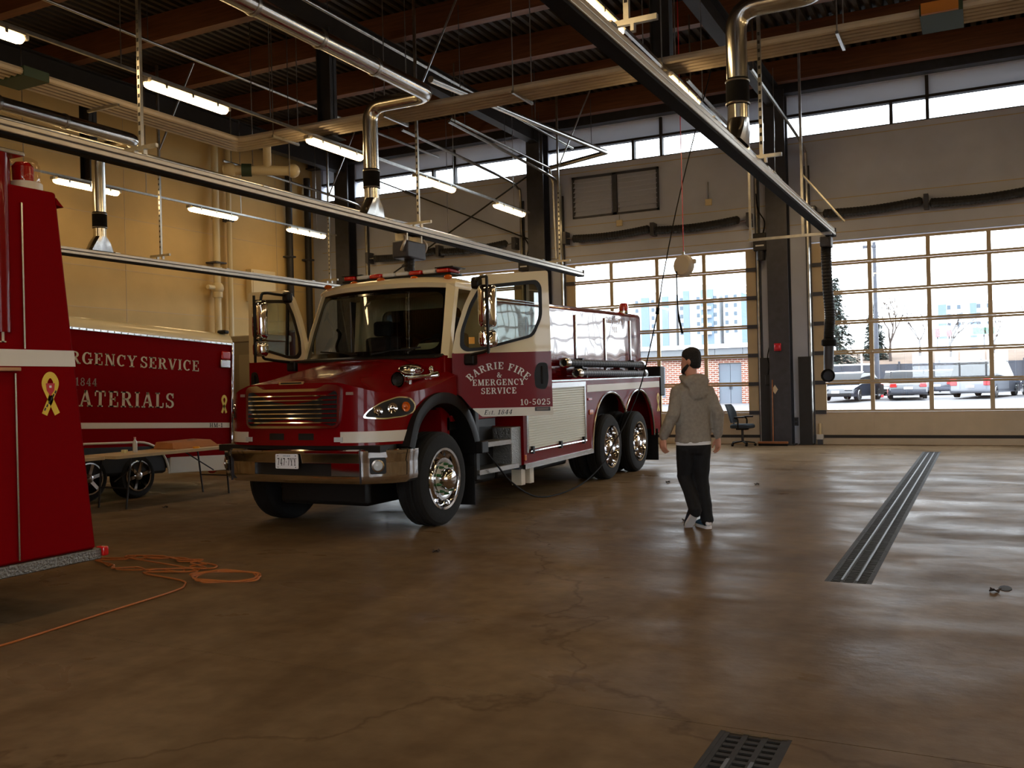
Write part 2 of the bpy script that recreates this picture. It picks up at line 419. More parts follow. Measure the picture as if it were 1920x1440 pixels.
GL = {
 'A': (.86, [_line(.12, 0, .43, 1, .1), _line(.7, 0, .43, 1, .2), _rect(.22, .3, .62, .38), _rect(0, 0, .26, .09), _rect(.52, 0, .88, .09)]),
 'B': (.78, _stem(.2) + _arc(.4, .74, .28, .26, -90, 90) + [_rect(.2, .91, .42, 1), _rect(.2, .48, .42, .56), _rect(.2, 0, .42, .09)] + _arc(.42, .27, .32, .27, -90, 90)),
 'C': (.8, _C), 'E': (.74, _E),
 'F': (.7, _stem(.2) + [_rect(.2, .91, .66, 1), _rect(.2, .46, .5, .54), _rect(.59, .7, .67, 1), _rect(.44, .36, .5, .64)]),
 'G': (.86, _C + [_rect(.6, .05, .78, .42), _rect(.5, .36, .88, .45)]),
 'H': (.9, _stem(.2) + _stem(.7) + [_rect(.2, .45, .7, .54)]), 'I': (.4, _stem(.2)),
 'L': (.7, _stem(.2) + [_rect(.2, 0, .66, .09), _rect(.58, 0, .66, .33)]),
 'M': (1.06, _stem(.17, .1) + _stem(.88, .19) + [_line(.5, .02, .2, 1, .2), _line(.5, .02, .84, 1, .1)]),
 'N': (.92, _stem(.18, .1) + _stem(.76, .1) + [_line(.72, 0, .22, 1, .2)]),
 'O': (.84, _arc(.42, .5, .4, .5, 0, 360, .2, .09, 20)),
 'R': (.86, _stem(.2) + _arc(.42, .74, .3, .26, -90, 90) + [_rect(.2, .91, .42, 1), _rect(.2, .48, .42, .56), _line(.72, .02, .45, .52, .19), _rect(.6, 0, .88, .09)]),
 'S': (.66, _S),
 'T': (.8, _stem(.4, top=False) + [_rect(.04, .91, .76, 1), _rect(.04, .66, .12, 1), _rect(.68, .66, .76, 1)]),
 'V': (.84, [_line(.42, 0, .14, 1, .2), _line(.42, 0, .72, 1, .1), _rect(0, .91, .32, 1), _rect(.56, .91, .86, 1)]),
 'Y': (.84, [_line(.42, .42, .14, 1, .2), _line(.42, .42, .72, 1, .1), _rect(.32, 0, .52, .48), _rect(.2, 0, .64, .09), _rect(0, .91, .32, 1), _rect(.56, .91, .86, 1)]),
 '&': (.92, _arc(.36, .74, .2, .26, 0, 360, .1, .08) + [_line(.78, 0, .24, .62, .18)] + _arc(.36, .27, .34, .27, 60, 335, .16, .09) + [_line(.62, .12, .8, .5, .09), _rect(.66, .44, .94, .52)]),
 '0': (.7, _arc(.35, .5, .32, .5, 0, 360, .17, .08, 20)),
 '1': (.56, [_rect(.2, 0, .39, 1), _rect(.06, 0, .53, .09), _line(.1, .78, .27, .97, .12)]),
 '2': (.7, _arc(.34, .69, .3, .31, -35, 190, .16, .09) + [_line(.1, .05, .52, .55, .16), _rect(.05, 0, .65, .14)]),
 '4': (.72, [_line(.07, .28, .46, 1, .1), _rect(.03, .24, .7, .34), _rect(.4, 0, .58, 1), _rect(.3, 0, .68, .08)]),
 '5': (.7, [_rect(.12, .88, .6, 1), _rect(.12, .5, .21, .95)] + _arc(.33, .31, .31, .31, -160, 130, .17, .09)),
 '7': (.68, [_rect(.05, .86, .65, 1), _line(.26, 0, .56, .9, .17)]),
 '8': (.7, _arc(.35, .75, .27, .25, 0, 360, .13, .08) + _arc(.35, .27, .32, .27, 0, 360, .16, .08)),
 '9': (.7, _arc(.35, .69, .31, .31, 0, 360, .16, .09) + _arc(.35, .5, .31, .5, -140, 0, .16, .09)),
 '-': (.42, [_rect(.05, .36, .37, .48)]), '.': (.28, [_rect(.05, 0, .2, .15)]), '·': (.34, [_rect(.08, .4, .24, .56)]), ' ': (.36, []),
 's': (.46, [[(x * .64, y * .64) for x, y in p] for p in _S]), 't': (.42, [_rect(.13, .04, .27, .86), _rect(.02, .56, .4, .64), _rect(.13, 0, .38, .09)]),
}
def text(mb, s, fn, h, u=0, v=0, align='c', gap=.1, wide=1.0, slant=0.0, radius=None):
    """lettering laid on a surface: fn(u, v) gives the surface point"""
    adv = [(GL[c][0] + gap) * h * wide for c in s]; tot = sum(adv) - gap * h * wide
    x = u - (tot / 2 if align == 'c' else tot if align == 'r' else 0)
    for c, a in zip(s, adv):
        for poly in GL[c][1]:
            q = []
            for px, py in poly:
                lx = x + (px * wide + py * slant) * h; ly = v + py * h
                if radius:
                    an = (lx - u) / radius; rr = radius + py * h
                    lx, ly = u + rr * math.sin(an), v - radius + rr * math.cos(an)
                q.append(fn(lx, ly))
            mb.add(q, [tuple(range(len(q)))])
        x += a
    return mb
def ribbon(parent, fn, u, v, h, fn_name='ribbon_decal'):
    """yellow awareness ribbon decal, h tall, bottom centre at (u, v)"""
    wd = h * .2; mb = MB(); c = []
    pts = smoothpath([(-.2, 0), (.02, .38), (.2, .7), (.12, .93), (0, 1), (-.12, .93), (-.2, .7), (-.02, .38), (.2, 0)], 5)if False else [Vector(p) for p in smoothpath([(-.17, .0, 0), (.02, .4, 0), (.15, .7, 0), (.1, .87, 0), (0, .93, 0), (-.1, .87, 0), (-.15, .7, 0), (-.02, .4, 0), (.17, .0, 0)], 5)]
    L = []; Rr = []
    for i, p in enumerate(pts):
        t = (pts[min(i + 1, len(pts) - 1)] - pts[max(i - 1, 0)]).normalized(); nrm = Vector((-t.y, t.x, 0)) * .075
        L.append(p + nrm); Rr.append(p - nrm)
    vs = [fn(u + p.x * h, v + p.y * h) for p in L + Rr]; n = len(pts)
    mb.add(vs, [(i, i + 1, n + i + 1, n + i) for i in range(n - 1)])
    return mb.build(fn_name, 'ribbon_yellow', parent, smooth=0, recalc=False)

# ================================================================ THE BUILDING
X0, X1, Y0, Y1 = -18.3, 15.0, -8.0, 22.9
DOORS = [(-13.69, 1), (-7.35, 2), (-1.01, 3), (5.33, 4), (11.67, 5)]     # centre x
COLX = [-16.9, -10.52, -4.25, 2.1, 8.5, 14.8]
REAR_DOORS = (-1.01, 7.4, 12.45)                               # drive-through bays inferred behind the camera: unseen doors, spaced for their daylight
DOOR_HW = 2.52; DOOR_TOP = 4.78

def rects_with_holes(xs0, xs1, ys0, ys1, holes):
    xs = sorted({xs0, xs1} | {h[0] for h in holes} | {h[1] for h in holes}); ys = sorted({ys0, ys1} | {h[2] for h in holes} | {h[3] for h in holes})
    xs = [x for x in xs if xs0 <= x <= xs1]; ys = [y for y in ys if ys0 <= y <= ys1]
    for a, b in zip(xs, xs[1:]):
        for c, d in zip(ys, ys[1:]):
            mx, my = (a + b) / 2, (c + d) / 2
            if not any(h[0] < mx < h[1] and h[2] < my < h[3] for h in holes): yield a, b, c, d

# floor: a bed under slabs split by the sawn joints, with the drain channels left open
DRAINS = [(-1.11, -.77, 7.42, 20.86), (-1.07, -.76, .6, 4.1)]
fl = struct(MB().box(X0, X1, Y0, Y1 + .3, -.3, -.16).build('floor', 'cast_iron', smooth=0))
g = .004
for k, (a, b) in enumerate(((Y0, 4.14), (4.14, Y1 + .3))):
    mb = MB()
    for q in rects_with_holes(X0, X1, a + g, b - g, DRAINS):
        x0, x1, y0, y1 = q
        mb.add([(x0, y0, 0), (x1, y0, 0), (x1, y1, 0), (x0, y1, 0)], [(0, 1, 2, 3)])
    for dx0, dx1, dy0, dy1 in DRAINS:
        if a < dy0 < b:
            mb.add([(dx0, dy0, 0), (dx1, dy0, 0), (dx1, dy1, 0), (dx0, dy1, 0), (dx0, dy0, -.16), (dx1, dy0, -.16), (dx1, dy1, -.16), (dx0, dy1, -.16)], [(0, 1, 5, 4), (1, 2, 6, 5), (2, 3, 7, 6), (3, 0, 4, 7)])
    e = b - g if k == 0 else a + g
    mb.add([(X0, e, 0), (X1, e, 0), (X1, e, -.16), (X0, e, -.16)], [(0, 1, 2, 3)])
    mb.build('floor_slab', 'concrete_floor', fl, smooth=0, recalc=False)

# walls
mb = MB(); holes = [(c - DOOR_HW, c + DOOR_HW, 0, DOOR_TOP) for c, _ in DOORS]
CL_Z0, CL_Z1, UP_Z1 = 7.31, 7.83, 8.32
bays = [(X0 + .35, COLX[0] - .2)] + [(a + .2, b - .2) for a, b in zip(COLX, COLX[1:])]
holes += [(a, b, CL_Z0, UP_Z1) for a, b in bays]
for x0, x1, z0, z1 in rects_with_holes(X0, X1, 0, 9.2, holes): mb.box(x0, x1, Y1, Y1 + .28, z0, z1)
wb = struct(mb.build('wall_back', 'wall_panel', smooth=0))
struct(MB().box(X0 - .25, X0, Y0, Y1 + .28, 0, 9.2).build('wall_left', 'wall_paint', smooth=0))
struct(MB().box(X1, X1 + .25, Y0, Y1 + .28, 0, 9.2).build('wall_right', 'wall_paint', smooth=0))
mb = MB()
for x0, x1, z0, z1 in rects_with_holes(X0, X1, 0, 9.2, [(c - DOOR_HW, min(X1, c + DOOR_HW), 0, DOOR_TOP) for c in REAR_DOORS] + [(a, b, CL_Z0, CL_Z1) for a, b in bays[3:]]): mb.box(x0, x1, Y0 - .28, Y0, z0, z1)
struct(mb.build('wall_front', 'wall_paint', smooth=0))
# courses of the block wall on the left show as raised joints
wl = bpy.data.objects['wall_left']
for z in (1.2, 2.4, 3.6, 4.55, 5.8, 7.0):
    MB().box(X0, X0 + .006, Y0, Y1, z, z + .012).build('wall_joint', 'door_frame', wl, smooth=0)
for y in (3, 6.2, 9.4, 12.6, 15.8, 21.2):
    MB().box(X0, X0 + .006, y, y + .012, 0, 8.9).build('wall_joint', 'door_frame', wl, smooth=0)
# wall sheet seams above the doors
for z in (4.95, 5.22, 5.75, 7.16):
    for a, b in bays: MB().box(a, b, Y1 - .012, Y1, z, z + .02).build('wall_seam', 'door_frame', wb, smooth=0)

# ceiling: ribbed deck
mb = MB(); x = X0; prof = []
while x < X1:
    prof += [(x, 9.0), (x + .09, 9.0), (x + .11, 9.09), (x + .19, 9.09)]; x += .21
mb.loft([[(px, Y0, pz) for px, pz in prof], [(px, Y1 + .3, pz) for px, pz in prof]], caps=False, closed=False)
cl = struct(mb.build('ceiling', 'deck', smooth=0, recalc=False))
struct(MB().box(X0 - .25, X1 + .25, Y0 - .25, Y1 + .4, 9.2, 9.32).build('trim_1', 'steel_dark', smooth=0))
for y in (22.35, 20.2, 17.9, 15.6, 13.3, 11.0, 8.7, 6.4, 4.1, 1.8, -.5, -2.8):
    MB().box(X0, X1, y - .11, y + .11, 8.5, 9.0).build('roof_beam', 'glulam', cl, smooth=0)
for x in COLX[:5]:
    mb = MB().box(x - .13, x + .13, Y0, Y1 - .3, 8.02, 8.05).box(x - .13, x + .13, Y0, Y1 - .3, 8.47, 8.5).box(x - .01, x + .01, Y0, Y1 - .3, 8.05, 8.47)
    mb.build('roof_girder', 'steel_post', cl, smooth=0)
mb = MB().box(X0, X1, Y1 - .3, Y1 - .02, 8.32, 8.35).box(X0, X1, Y1 - .3, Y1 - .02, 8.63, 8.66).box(X0, X1, Y1 - .17, Y1 - .15, 8.35, 8.63)
mb.build('eave_beam', 'steel_dark', wb, smooth=0)

# clerestory windows
nwin = 1
for a, b in bays:
    wf = struct(MB().box(a, b, Y1 + .02, Y1 + .2, CL_Z1 - .01, CL_Z1 + .05).box(a, b, Y1 + .02, Y1 + .2, CL_Z0, CL_Z0 + .03).build('window_%d' % nwin, 'seal', smooth=0)); nwin += 1
    MB().box(a, b, Y1 + .1, Y1 + .102, CL_Z1 + .05, UP_Z1).build('upper_panel', 'light_panel', wf, smooth=0)
    cuts = [a] + [m for m in (-13.97, -13.26, -7.91, -7.16, -1.71, -.95, 4.6, 5.3) if a + .2 < m < b - .2] + [b]
    for i, m in enumerate(cuts[1:-1]):
        MB().box(m - .035, m + .035, Y1 + .03, Y1 + .18, CL_Z0, UP_Z1 if i == 1 else CL_Z1).build('mullion', 'seal', wf, smooth=0)
    for c, d in zip(cuts, cuts[1:]):
        MB().box(c + .03, d - .03, Y1 + .1, Y1 + .106, CL_Z0 + .03, CL_Z1 - .01).build('pane', 'door_glass', wf, smooth=0)

for a, b in bays[3:]:  # unseen rear clerestory, added to throw neutral daylight on the back wall
    wf = struct(MB().box(a, b, Y0 - .2, Y0 - .02, CL_Z1 - .05, CL_Z1).box(a, b, Y0 - .2, Y0 - .02, CL_Z0, CL_Z0 + .03).build('window_%d' % nwin, 'seal', smooth=0)); nwin += 1
    for k in range(4): MB().box(a + (b - a) * k / 4 + .03, a + (b - a) * (k + 1) / 4 - .03, Y0 - .106, Y0 - .1, CL_Z0 + .03, CL_Z1 - .05).build('pane', 'door_glass', wf, smooth=0)
    for k in (1, 2, 3): MB().box(a + (b - a) * k / 4 - .03, a + (b - a) * k / 4 + .03, Y0 - .18, Y0 - .03, CL_Z0, CL_Z1).build('mullion', 'seal', wf, smooth=0)
# columns (wide-flange steel, flange towards the room)
for i, x in enumerate(COLX[:5]):
    mb = MB().box(x - .24, x + .24, Y1 - .42, Y1 - .38, 0, 8.4).box(x - .24, x + .24, Y1 - .06, Y1 - .02, 0, 8.4).box(x - .015, x + .015, Y1 - .38, Y1 - .06, 0, 8.4)
    o = struct(mb.build('trim_%d' % (i + 2), 'steel_dark', smooth=0))
    MB().box(x - .3, x + .3, Y1 - .48, Y1 - .01, 0, .025).build('base_plate', 'steel_dark', o, smooth=0)

# sectional bay doors
ROWS = [.76, 1.46, 2.155, 2.855, 3.555, 4.245, 4.76]
def bay_door(cx, n):
    root = struct(MB().box(cx - DOOR_HW, cx + DOOR_HW, Y1 + .04, Y1 + .09, .22, .76).build('door_%d' % n, 'door_panel', smooth=0))
    MB().box(cx - DOOR_HW, cx + DOOR_HW, Y1 + .02, Y1 + .1, .15, .22).build('weather_strip', 'seal', root, smooth=0)
    MB().box(cx - DOOR_HW, cx + DOOR_HW, Y1 + .03, Y1 + .09, 0, .15).build('bottom_rail', 'door_panel', root, smooth=0)
    xs = [cx - DOOR_HW, cx - DOOR_HW + .26, cx - 1.24, cx, cx + 1.22, cx + DOOR_HW - .26, cx + DOOR_HW]
    for m in xs[2:5]: MB().box(m - .02, m + .02, Y1 + .025, Y1 + .04, .22, .76).build('panel_rib', 'door_panel', root, smooth=0)
    for z0, z1 in zip(ROWS, ROWS[1:]):
        mb = MB()
        lo = .05; hi = .05 if z1 < 4.7 else .06
        mb.box(xs[0], xs[-1], Y1 + .03, Y1 + .09, z0 + .004, z0 + lo).box(xs[0], xs[-1], Y1 + .03, Y1 + .09, z1 - hi, z1 - .004)
        mb.box(xs[0], xs[1], Y1 + .03, Y1 + .09, z0 + lo, z1 - hi).box(xs[-2], xs[-1], Y1 + .03, Y1 + .09, z0 + lo, z1 - hi)
        for m in xs[2:5]: mb.box(m - .045, m + .045, Y1 + .03, Y1 + .09, z0 + lo, z1 - hi)
        sec = mb.build('section_frame', 'door_frame', root, smooth=0)
        for a, b in zip(xs[1:-1], xs[2:]):
            l = a + (0 if a == xs[1] else .045); r = b - (0 if b == xs[-2] else .045)
            MB().box(l, r, Y1 + .055, Y1 + .061, z0 + lo, z1 - hi).build('pane', 'door_glass', sec, smooth=0)
        for sx in (xs[0] + .13, xs[-1] - .13):
            MB().box(sx - .12, sx + .12, Y1 - .01, Y1 + .03, z0 - .045, z0 + .045).build('hinge', 'steel_dark', sec, smooth=0)
    for sx in (-1, 1):
        x = cx + sx * (DOOR_HW + .06)
        MB().tube(smoothpath([(x, Y1 - .08, 0.02), (x, Y1 - .08, 3), (x, Y1 - .08, 6.5), (x, Y1 - .3, 6.92), (x, Y1 - .9, 7.02), (x, Y1 - 3, 7.1), (x, 17.0, 7.18)], 5), .035, 6).build('track', 'galv', root)
        MB().box(x - .06, x + .06, Y1 - .05, Y1, .02, 6.6).build('track_angle', 'steel_dark', root, smooth=0)
        MB().cyl((x - .02, 17.3, 7.2), (x - .02, 17.3, 8.5), .015, n=6).build('track_hanger', 'galv', root)
        # torsion spring, bowed a little
        c0, c1 = (cx - 2.2, cx - .07) if sx < 0 else (cx + .07, cx + 2.2)
        pts = []; rr = []
        for k in range(60):
            t = k / 59; pts.append((c0 + (c1 - c0) * t, Y1 - .22, 5.40 - .05 * math.sin(math.pi * t) + .06 * t)); rr.append((.105 if k % 2 else .095) * (1 if 0 < k < 59 else .5))
        MB().tube(pts, rr, 10).build('torsion_spring', 'hose_black', root, smooth=0)
    MB().cyl((cx - 2.5, Y1 - .22, 5.42), (cx + 2.5, Y1 - .22, 5.42), .02, n=8).build('spring_shaft', 'galv', root)
    for bx in (cx - 2.42, cx, cx + 2.42): MB().box(bx - .05, bx + .05, Y1 - .3, Y1, 5.28, 5.6).build('bearing_plate', 'steel_dark', root, smooth=0)
for c, n in DOORS: bay_door(c, n)
for k, c in enumerate(REAR_DOORS):
    o = copy_tree(bpy.data.objects['door_3']); o.name = 'door_%d' % (6 + k); o.rotation_euler = (0, 0, math.pi); o.location = (-1.01 + c, Y1 + Y0, 0)

# baseboard-like kerb along the back wall piers
for i, (a, b) in enumerate(((-11.17, -9.87), (-4.83, -3.53), (1.51, 2.81))):
    struct(MB().box(a, b, Y1 - .015, Y1, 0, .1).build('baseboard_%d' % (i + 1), 'wall_panel', smooth=0))

# ---------------------------------------------------------------- drains
def drain(label, d, seg):
    x0, x1, y0, y1 = d
    t = thing('trench_drain', label, 'floor drain', ((x0 + x1) / 2, (y0 + y1) / 2, 0))
    cx, cy = (x0 + x1) / 2, (y0 + y1) / 2; hw = (x1 - x0) / 2; hl = (y1 - y0) / 2
    MB().box(-hw, -hw + .02, -hl, hl, -.06, -.002).box(hw - .02, hw, -hl, hl, -.06, -.002).build('edge_frame', 'cast_iron', t, smooth=0)
    n = round((y1 - y0) / seg); L = (y1 - y0) / n; me = None
    mb = MB()
    for k in range(4):
        x = -hw + .03 + k * (2 * hw - .06) / 3; mb.box(x - .012, x + .012, -L / 2 + .004, L / 2 - .004, -.035, -.004)
    m = max(4, round(L / .055))
    for k in range(m):
        y = -L / 2 + .02 + k * (L - .04) / (m - 1); mb.box(-hw + .02, hw - .02, y - .014, y + .014, -.035, -.007)
    me = mb.mesh('grate_panel', 0)
    for k in range(n): place('grate_panel', me, 'cast_iron', t, loc=(0, -hl + L * (k + .5), 0))
    for sx in (-.32, .32):
        MB().box(sx * hw - .008, sx * hw + .008, -hl + .1, hl - .3, -.006, -.0005).build('centre_rail', 'steel_dark', t, smooth=0)
    return t
drain('long dark iron trench drain running across open floor towards bay door', DRAINS[0], .5)
drain('short square iron floor grate with crossed bars set in dark concrete', DRAINS[1], .5)

# ---------------------------------------------------------------- wall fittings
def louver():
    t = thing('wall_louver', 'twin wall louver with dark frame high above the bay door', 'vent', (-8.41, Y1, 6.5))
    w2, h2 = 1.19, .55
    mb = MB().box(-w2, w2, -.06, 0, -h2, -h2 + .06).box(-w2, w2, -.06, 0, h2 - .06, h2).box(-w2, -w2 + .06, -.06, 0, -h2, h2).box(w2 - .06, w2, -.06, 0, -h2, h2).box(-.06, .06, -.06, 0, -h2, h2)
    mb.build('louver_frame', 'steel_dark', t, smooth=0)
    me = MB().bar((-.53, -.03, 0), (.53, -.03, 0), .012, .14, (0, .6, 1)).mesh('slat', 0)
    for sx in (-.62, .62):
        for k in range(8): place('slat', me, 'wall_panel', t, loc=(sx, 0, -.44 + k * .126))
louver()
for x0, x1, lab in ((-4.75, -4.5, 'black steel door guard post behind the office chair'), (-3.86, -3.58, 'black steel door guard post beside the wide right bay door')):
    t = thing('door_guard', lab, 'guard post', ((x0 + x1) / 2, Y1 - .2, 0)); h = (x1 - x0) / 2
    MB().box(-h, h, -.02, .0, 0, 2.08).box(-h, -h + .02, 0, .17, 0, 2.08).box(h - .02, h, 0, .17, 0, 2.08).build('channel', 'steel_post', t, smooth=0)
    MB().box(-h - .03, h + .03, -.04, .19, 0, .02).build('foot_plate', 'steel_post', t, smooth=0)
t = thing('fire_alarm', 'small red fire alarm sounder on dark column', 'alarm', (-4.28, Y1 - .43, 2.32))
MB().box(-.08, .08, -.05, 0, -.09, .09).build('back_box', 'alarm_red', t, bevel=.01); MB().lathe([(0, .1), (.05, .1), (.075, .06), (.078, .05)], (0, 0, 0), (0, -1, 0), 16).build('horn_grille', 'alarm_red', t)
t = thing('outlet_box', 'grey electrical outlet box on pale pier', 'outlet', (-3.97, Y1, .54))
MB().box(-.05, .05, -.05, 0, -.1, .1).build('box', 'steel_dark', t, bevel=.006)
for z in (-.045, .045): MB().box(-.025, .025, -.056, -.05, z - .025, z + .025).build('socket', 'seal', t, smooth=0)
t = thing('intercom', 'small dark control box with cord beside steel column', 'control box', (-4.56, Y1 - .23, 1.55))
MB().box(-.06, .06, -.06, 0, -.12, .12).build('box', 'steel_post', t, bevel=.01)
MB().tube(smoothpath([(0, -.03, .1), (.04, -.05, .35), (.0, -.02, .55), (.05, -.02, .8)], 5), .012, 6).build('cord', 'rubber', t)
t = thing('paper_tag', 'small cream paper tag taped on dark column', 'tag', (-4.37, Y1 - .425, 1.32))
MB().prism([(0, -.11), (.07, 0), (0, .11), (-.07, 0)], lambda u, v, w_: (u, -w_, v), 0, .003).build('sheet', 'letter_cream', t, smooth=0)
for x, lab in ((-4.66, 'dark door opener housing on pier beside steel column'), (-10.95, 'dark door opener housing by column over tanker')):
    t = thing('door_operator', lab, 'door opener', (x, Y1 - .1, 4.55))
    MB().box(-.16, .16, -.25, 0, .1, .52).build('motor_housing', 'steel_post', t, bevel=.02)
    MB().cyl((0, -.12, .1), (0, -.12, -.12), .1, n=14).build('gear_case', 'steel_post', t)
    MB().box(-.1, .1, -.256, -.25, .2, .235).build('label_strip', 'upper_panel', t, smooth=0)
    MB().tube(smoothpath([(0.05, -.1, .5), (.1, -.12, .8), (-.05, -.1, 1.1), (-.1, -.06, 1.5)], 5), .015, 6).build('cable', 'rubber', t)
t = thing('photo_eye', 'white door sensor bracket low on right bay door jamb', 'sensor', (-3.42, Y1 - .08, 0))
MB().box(-.06, .06, -.05, .05, 0, .12).build('foot', 'steel_dark', t, bevel=.005); MB().box(-.08, .08, -.06, .05, .12, .24).build('case', 'upper_panel', t, bevel=.01); MB().cyl((0, 0, .24), (0, 0, .5), .03, n=8).build('post', 'pipe_cream', t)
for x, z, lab in ((-5.95, 6.0, 'small cream junction box on grey wall right of the louver'), (-8.3, 5.72, 'small cream junction box on grey wall under the louver')):
    t = thing('junction_box', lab, 'junction box', (x, Y1, z)); MB().box(-.08, .08, -.06, 0, -.08, .08).build('box', 'pipe_cream', t, bevel=.008); MB().cyl((0, -.03, .08), (0, -.03, .5), .012, n=6).build('conduit_stub', 'galv', t)
# cross bracing in the bay behind the tanker
for i, (p0, p1, lab) in enumerate((((-15.8, 22.72, 7.72), (-10.7, 22.72, 5.45), 'thin steel brace rod with turnbuckle falling towards column'), ((-15.9, 22.62, 4.55), (-10.7, 22.62, 7.25), 'thin steel brace rod rising behind the brace with turnbuckle'))):
    t = thing('brace_rod', lab, 'brace', p0); q = Vector(p1) - Vector(p0)
    MB().cyl((0, 0, 0), q, .022, n=6).build('rod', 'steel_post', t)
    MB().cyl(q * .2, q * .27, .05, n=8).build('turnbuckle' if i == 0 else 'coupler', 'steel_dark', t)
# pipes on the left wall
t = thing('wall_standpipe', 'cream painted standpipe with valve fittings on yellow wall', 'pipe', (X0 + .2, 18.6, 0))
MB().cyl((0, 0, 0), (0, 0, 8.6), .09, n=14).build('riser', 'pipe_cream', t)
for z in (4.75, 4.1, 6.2): MB().cyl((0, 0, z), (0, 0, z + .16), .13, n=14).build('coupling', 'pipe_cream', t)
MB().sphere((0, 0, 4.35), .17).build('valve_body', 'pipe_cream', t); MB().cyl((0, 0, 4.35), (.05, -.4, 4.35), .06, n=10).build('outlet', 'pipe_cream', t)
for z in (5.0, 7.1): MB().box(-.2, .16, -.2, .2, z, z + .04).build('clamp', 'steel_dark', t, smooth=0)
t = thing('wall_drainpipe', 'plain cream downpipe beside the valved standpipe', 'pipe', (X0 + .14, 19.15, 0))
MB().cyl((0, 0, 0), (0, 0, 8.6), .07, n=12).build('riser', 'pipe_cream', t); MB().box(-.14, .1, -.1, .1, 6.2, 6.3).build('clamp', 'steel_dark', t, smooth=0)
for y, lab in ((22.45, 'dark vertical pipe in corner of yellow wall'), (21.6, 'dark vertical pipe on yellow wall near the corner')):
    t = thing('corner_pipe', lab, 'pipe', (X0 + .16, y, 0)); MB().cyl((0, 0, 0), (0, 0, 8.0), .1, n=12).build('riser', 'steel_post', t)
    for z in (2.5, 5.5): MB().box(-.155, .12, -.13, .13, z, z + .05).build('clamp', 'steel_dark', t, smooth=0)
t = thing('wall_panel_box', 'cream electrical panel box on yellow wall', 'panel box', (X0, 20.4, 4.1))
MB().box(0, .2, -.5, .5, 0, .9).build('cabinet', 'pipe_cream', t, bevel=.01); MB().box(.2, .215, -.44, .44, .05, .85).build('cover', 'pipe_cream', t, bevel=.005)

# ---------------------------------------------------------------- exhaust rails, ducts, hoses
def rail(x, ya, yb, label, rz=0):
    t = thing('exhaust_rail', label, 'exhaust rail', (x, ya, 4.26), rz); L = yb - ya
    MB().box(-.07, .07, 0, L, .072, .13).build('upper_profile', 'alu', t, bevel=.01)
    MB().box(-.06, .06, 0, L, .06, .072).build('seam', 'steel_dark', t, smooth=0)
    MB().box(-.085, .085, 0, L, .0, .06).build('lower_profile', 'alu', t, bevel=.01)
    MB().box(-.07, .07, 0, L - .01, -.03, .0).build('rubber_lips', 'rubber', t, smooth=0)
    MB().box(-.09, .09, L, L + .03, -.03, .14).build('end_cap', 'steel_dark', t, bevel=.005)
    me = MB().box(-.08, .08, -.06, .06, .128, .145).mesh('joint_plate', 0)
    k = 2.0
    while k < L - 1: place('joint_plate', me, 'galv', t, loc=(0, k, 0)); k += 3.05
    return t
RX = (-2.53, -8.86, -15.4)
rail(RX[0] - .19, -4.2, 18.5, 'long aluminium exhaust rail ending near the right bay door', -.0105)
rail(RX[1], -4.2, 21.5, 'long aluminium exhaust rail passing over the tanker cab')
rail(RX[2], -4.2, 20.3, 'aluminium exhaust rail hanging near the yellow wall')

def hanger(x, y, label, top=8.5, side=1, zb=4.46):
    t = thing('rail_hanger', label, 'hanger', (x, y, zb))
    MB().box(-.28, .28, -.022, .022, -.0, .045).build('crossbar', 'galv', t, smooth=0)
    mb = MB(); h = top - zb
    mb.box(.0, .045, -.022, -.018, .045, h).box(.0, .004, -.018, .022, .045, h).box(.041, .045, -.018, .022, .045, h)
    mb.build('strut', 'galv', t, smooth=0)
    me = MB().box(.008, .037, -.0235, -.018, -.022, .022).mesh('slot', 0)
    for k in range(14): place('slot', me, 'steel_post', t, loc=(0, 0, .2 + k * .11))
    MB().bar((.02, 0, h * .55), (.02 + side * .75, .3, h), .03, .03).build('diagonal_brace', 'galv', t, smooth=0)
    for sx in (-.075, .075): MB().box(sx - .015, sx + .015, -.03, .03, -.06, .0).build('clip', 'galv', t, smooth=0)
for x, y, lab in ((RX[1], 7.9, 'slotted strut hanger holding the tanker rail near the front truck'), (RX[1], 14.0, 'slotted strut hanger holding the tanker rail above the trolley'), (RX[1], 20.2, 'slotted strut hanger holding the tanker rail by the dark column'),
                  (RX[0], 7.2, 'slotted strut hanger holding the right rail next to a lamp'), (RX[0], 12.4, 'slotted strut hanger holding the right rail behind the steel duct'),
                  (RX[2], 14.2, 'slotted strut hanger on the wall side rail beside the duct'), (RX[2], 19.9, 'slotted strut hanger on the wall side rail near the corner')):
    hanger(x, y, lab, side=1 if x != RX[0] else -1)
t = thing('trapeze_bar', 'wide trapeze bar under right rail by the door column', 'hanger', (-3.1, 17.6, 4.2))
MB().box(-.75, .75, -.025, .025, -.05, 0).build('crossbar', 'galv', t, smooth=0)
for sx in (-.7, .25): MB().box(sx - .022, sx + .022, -.02, .02, 0, 4.26).build('strut', 'galv', t, smooth=0)
MB().bar((.25, 0, 1.1), (.9, .6, .25), .03, .03).build('diagonal_brace', 'galv', t, smooth=0)

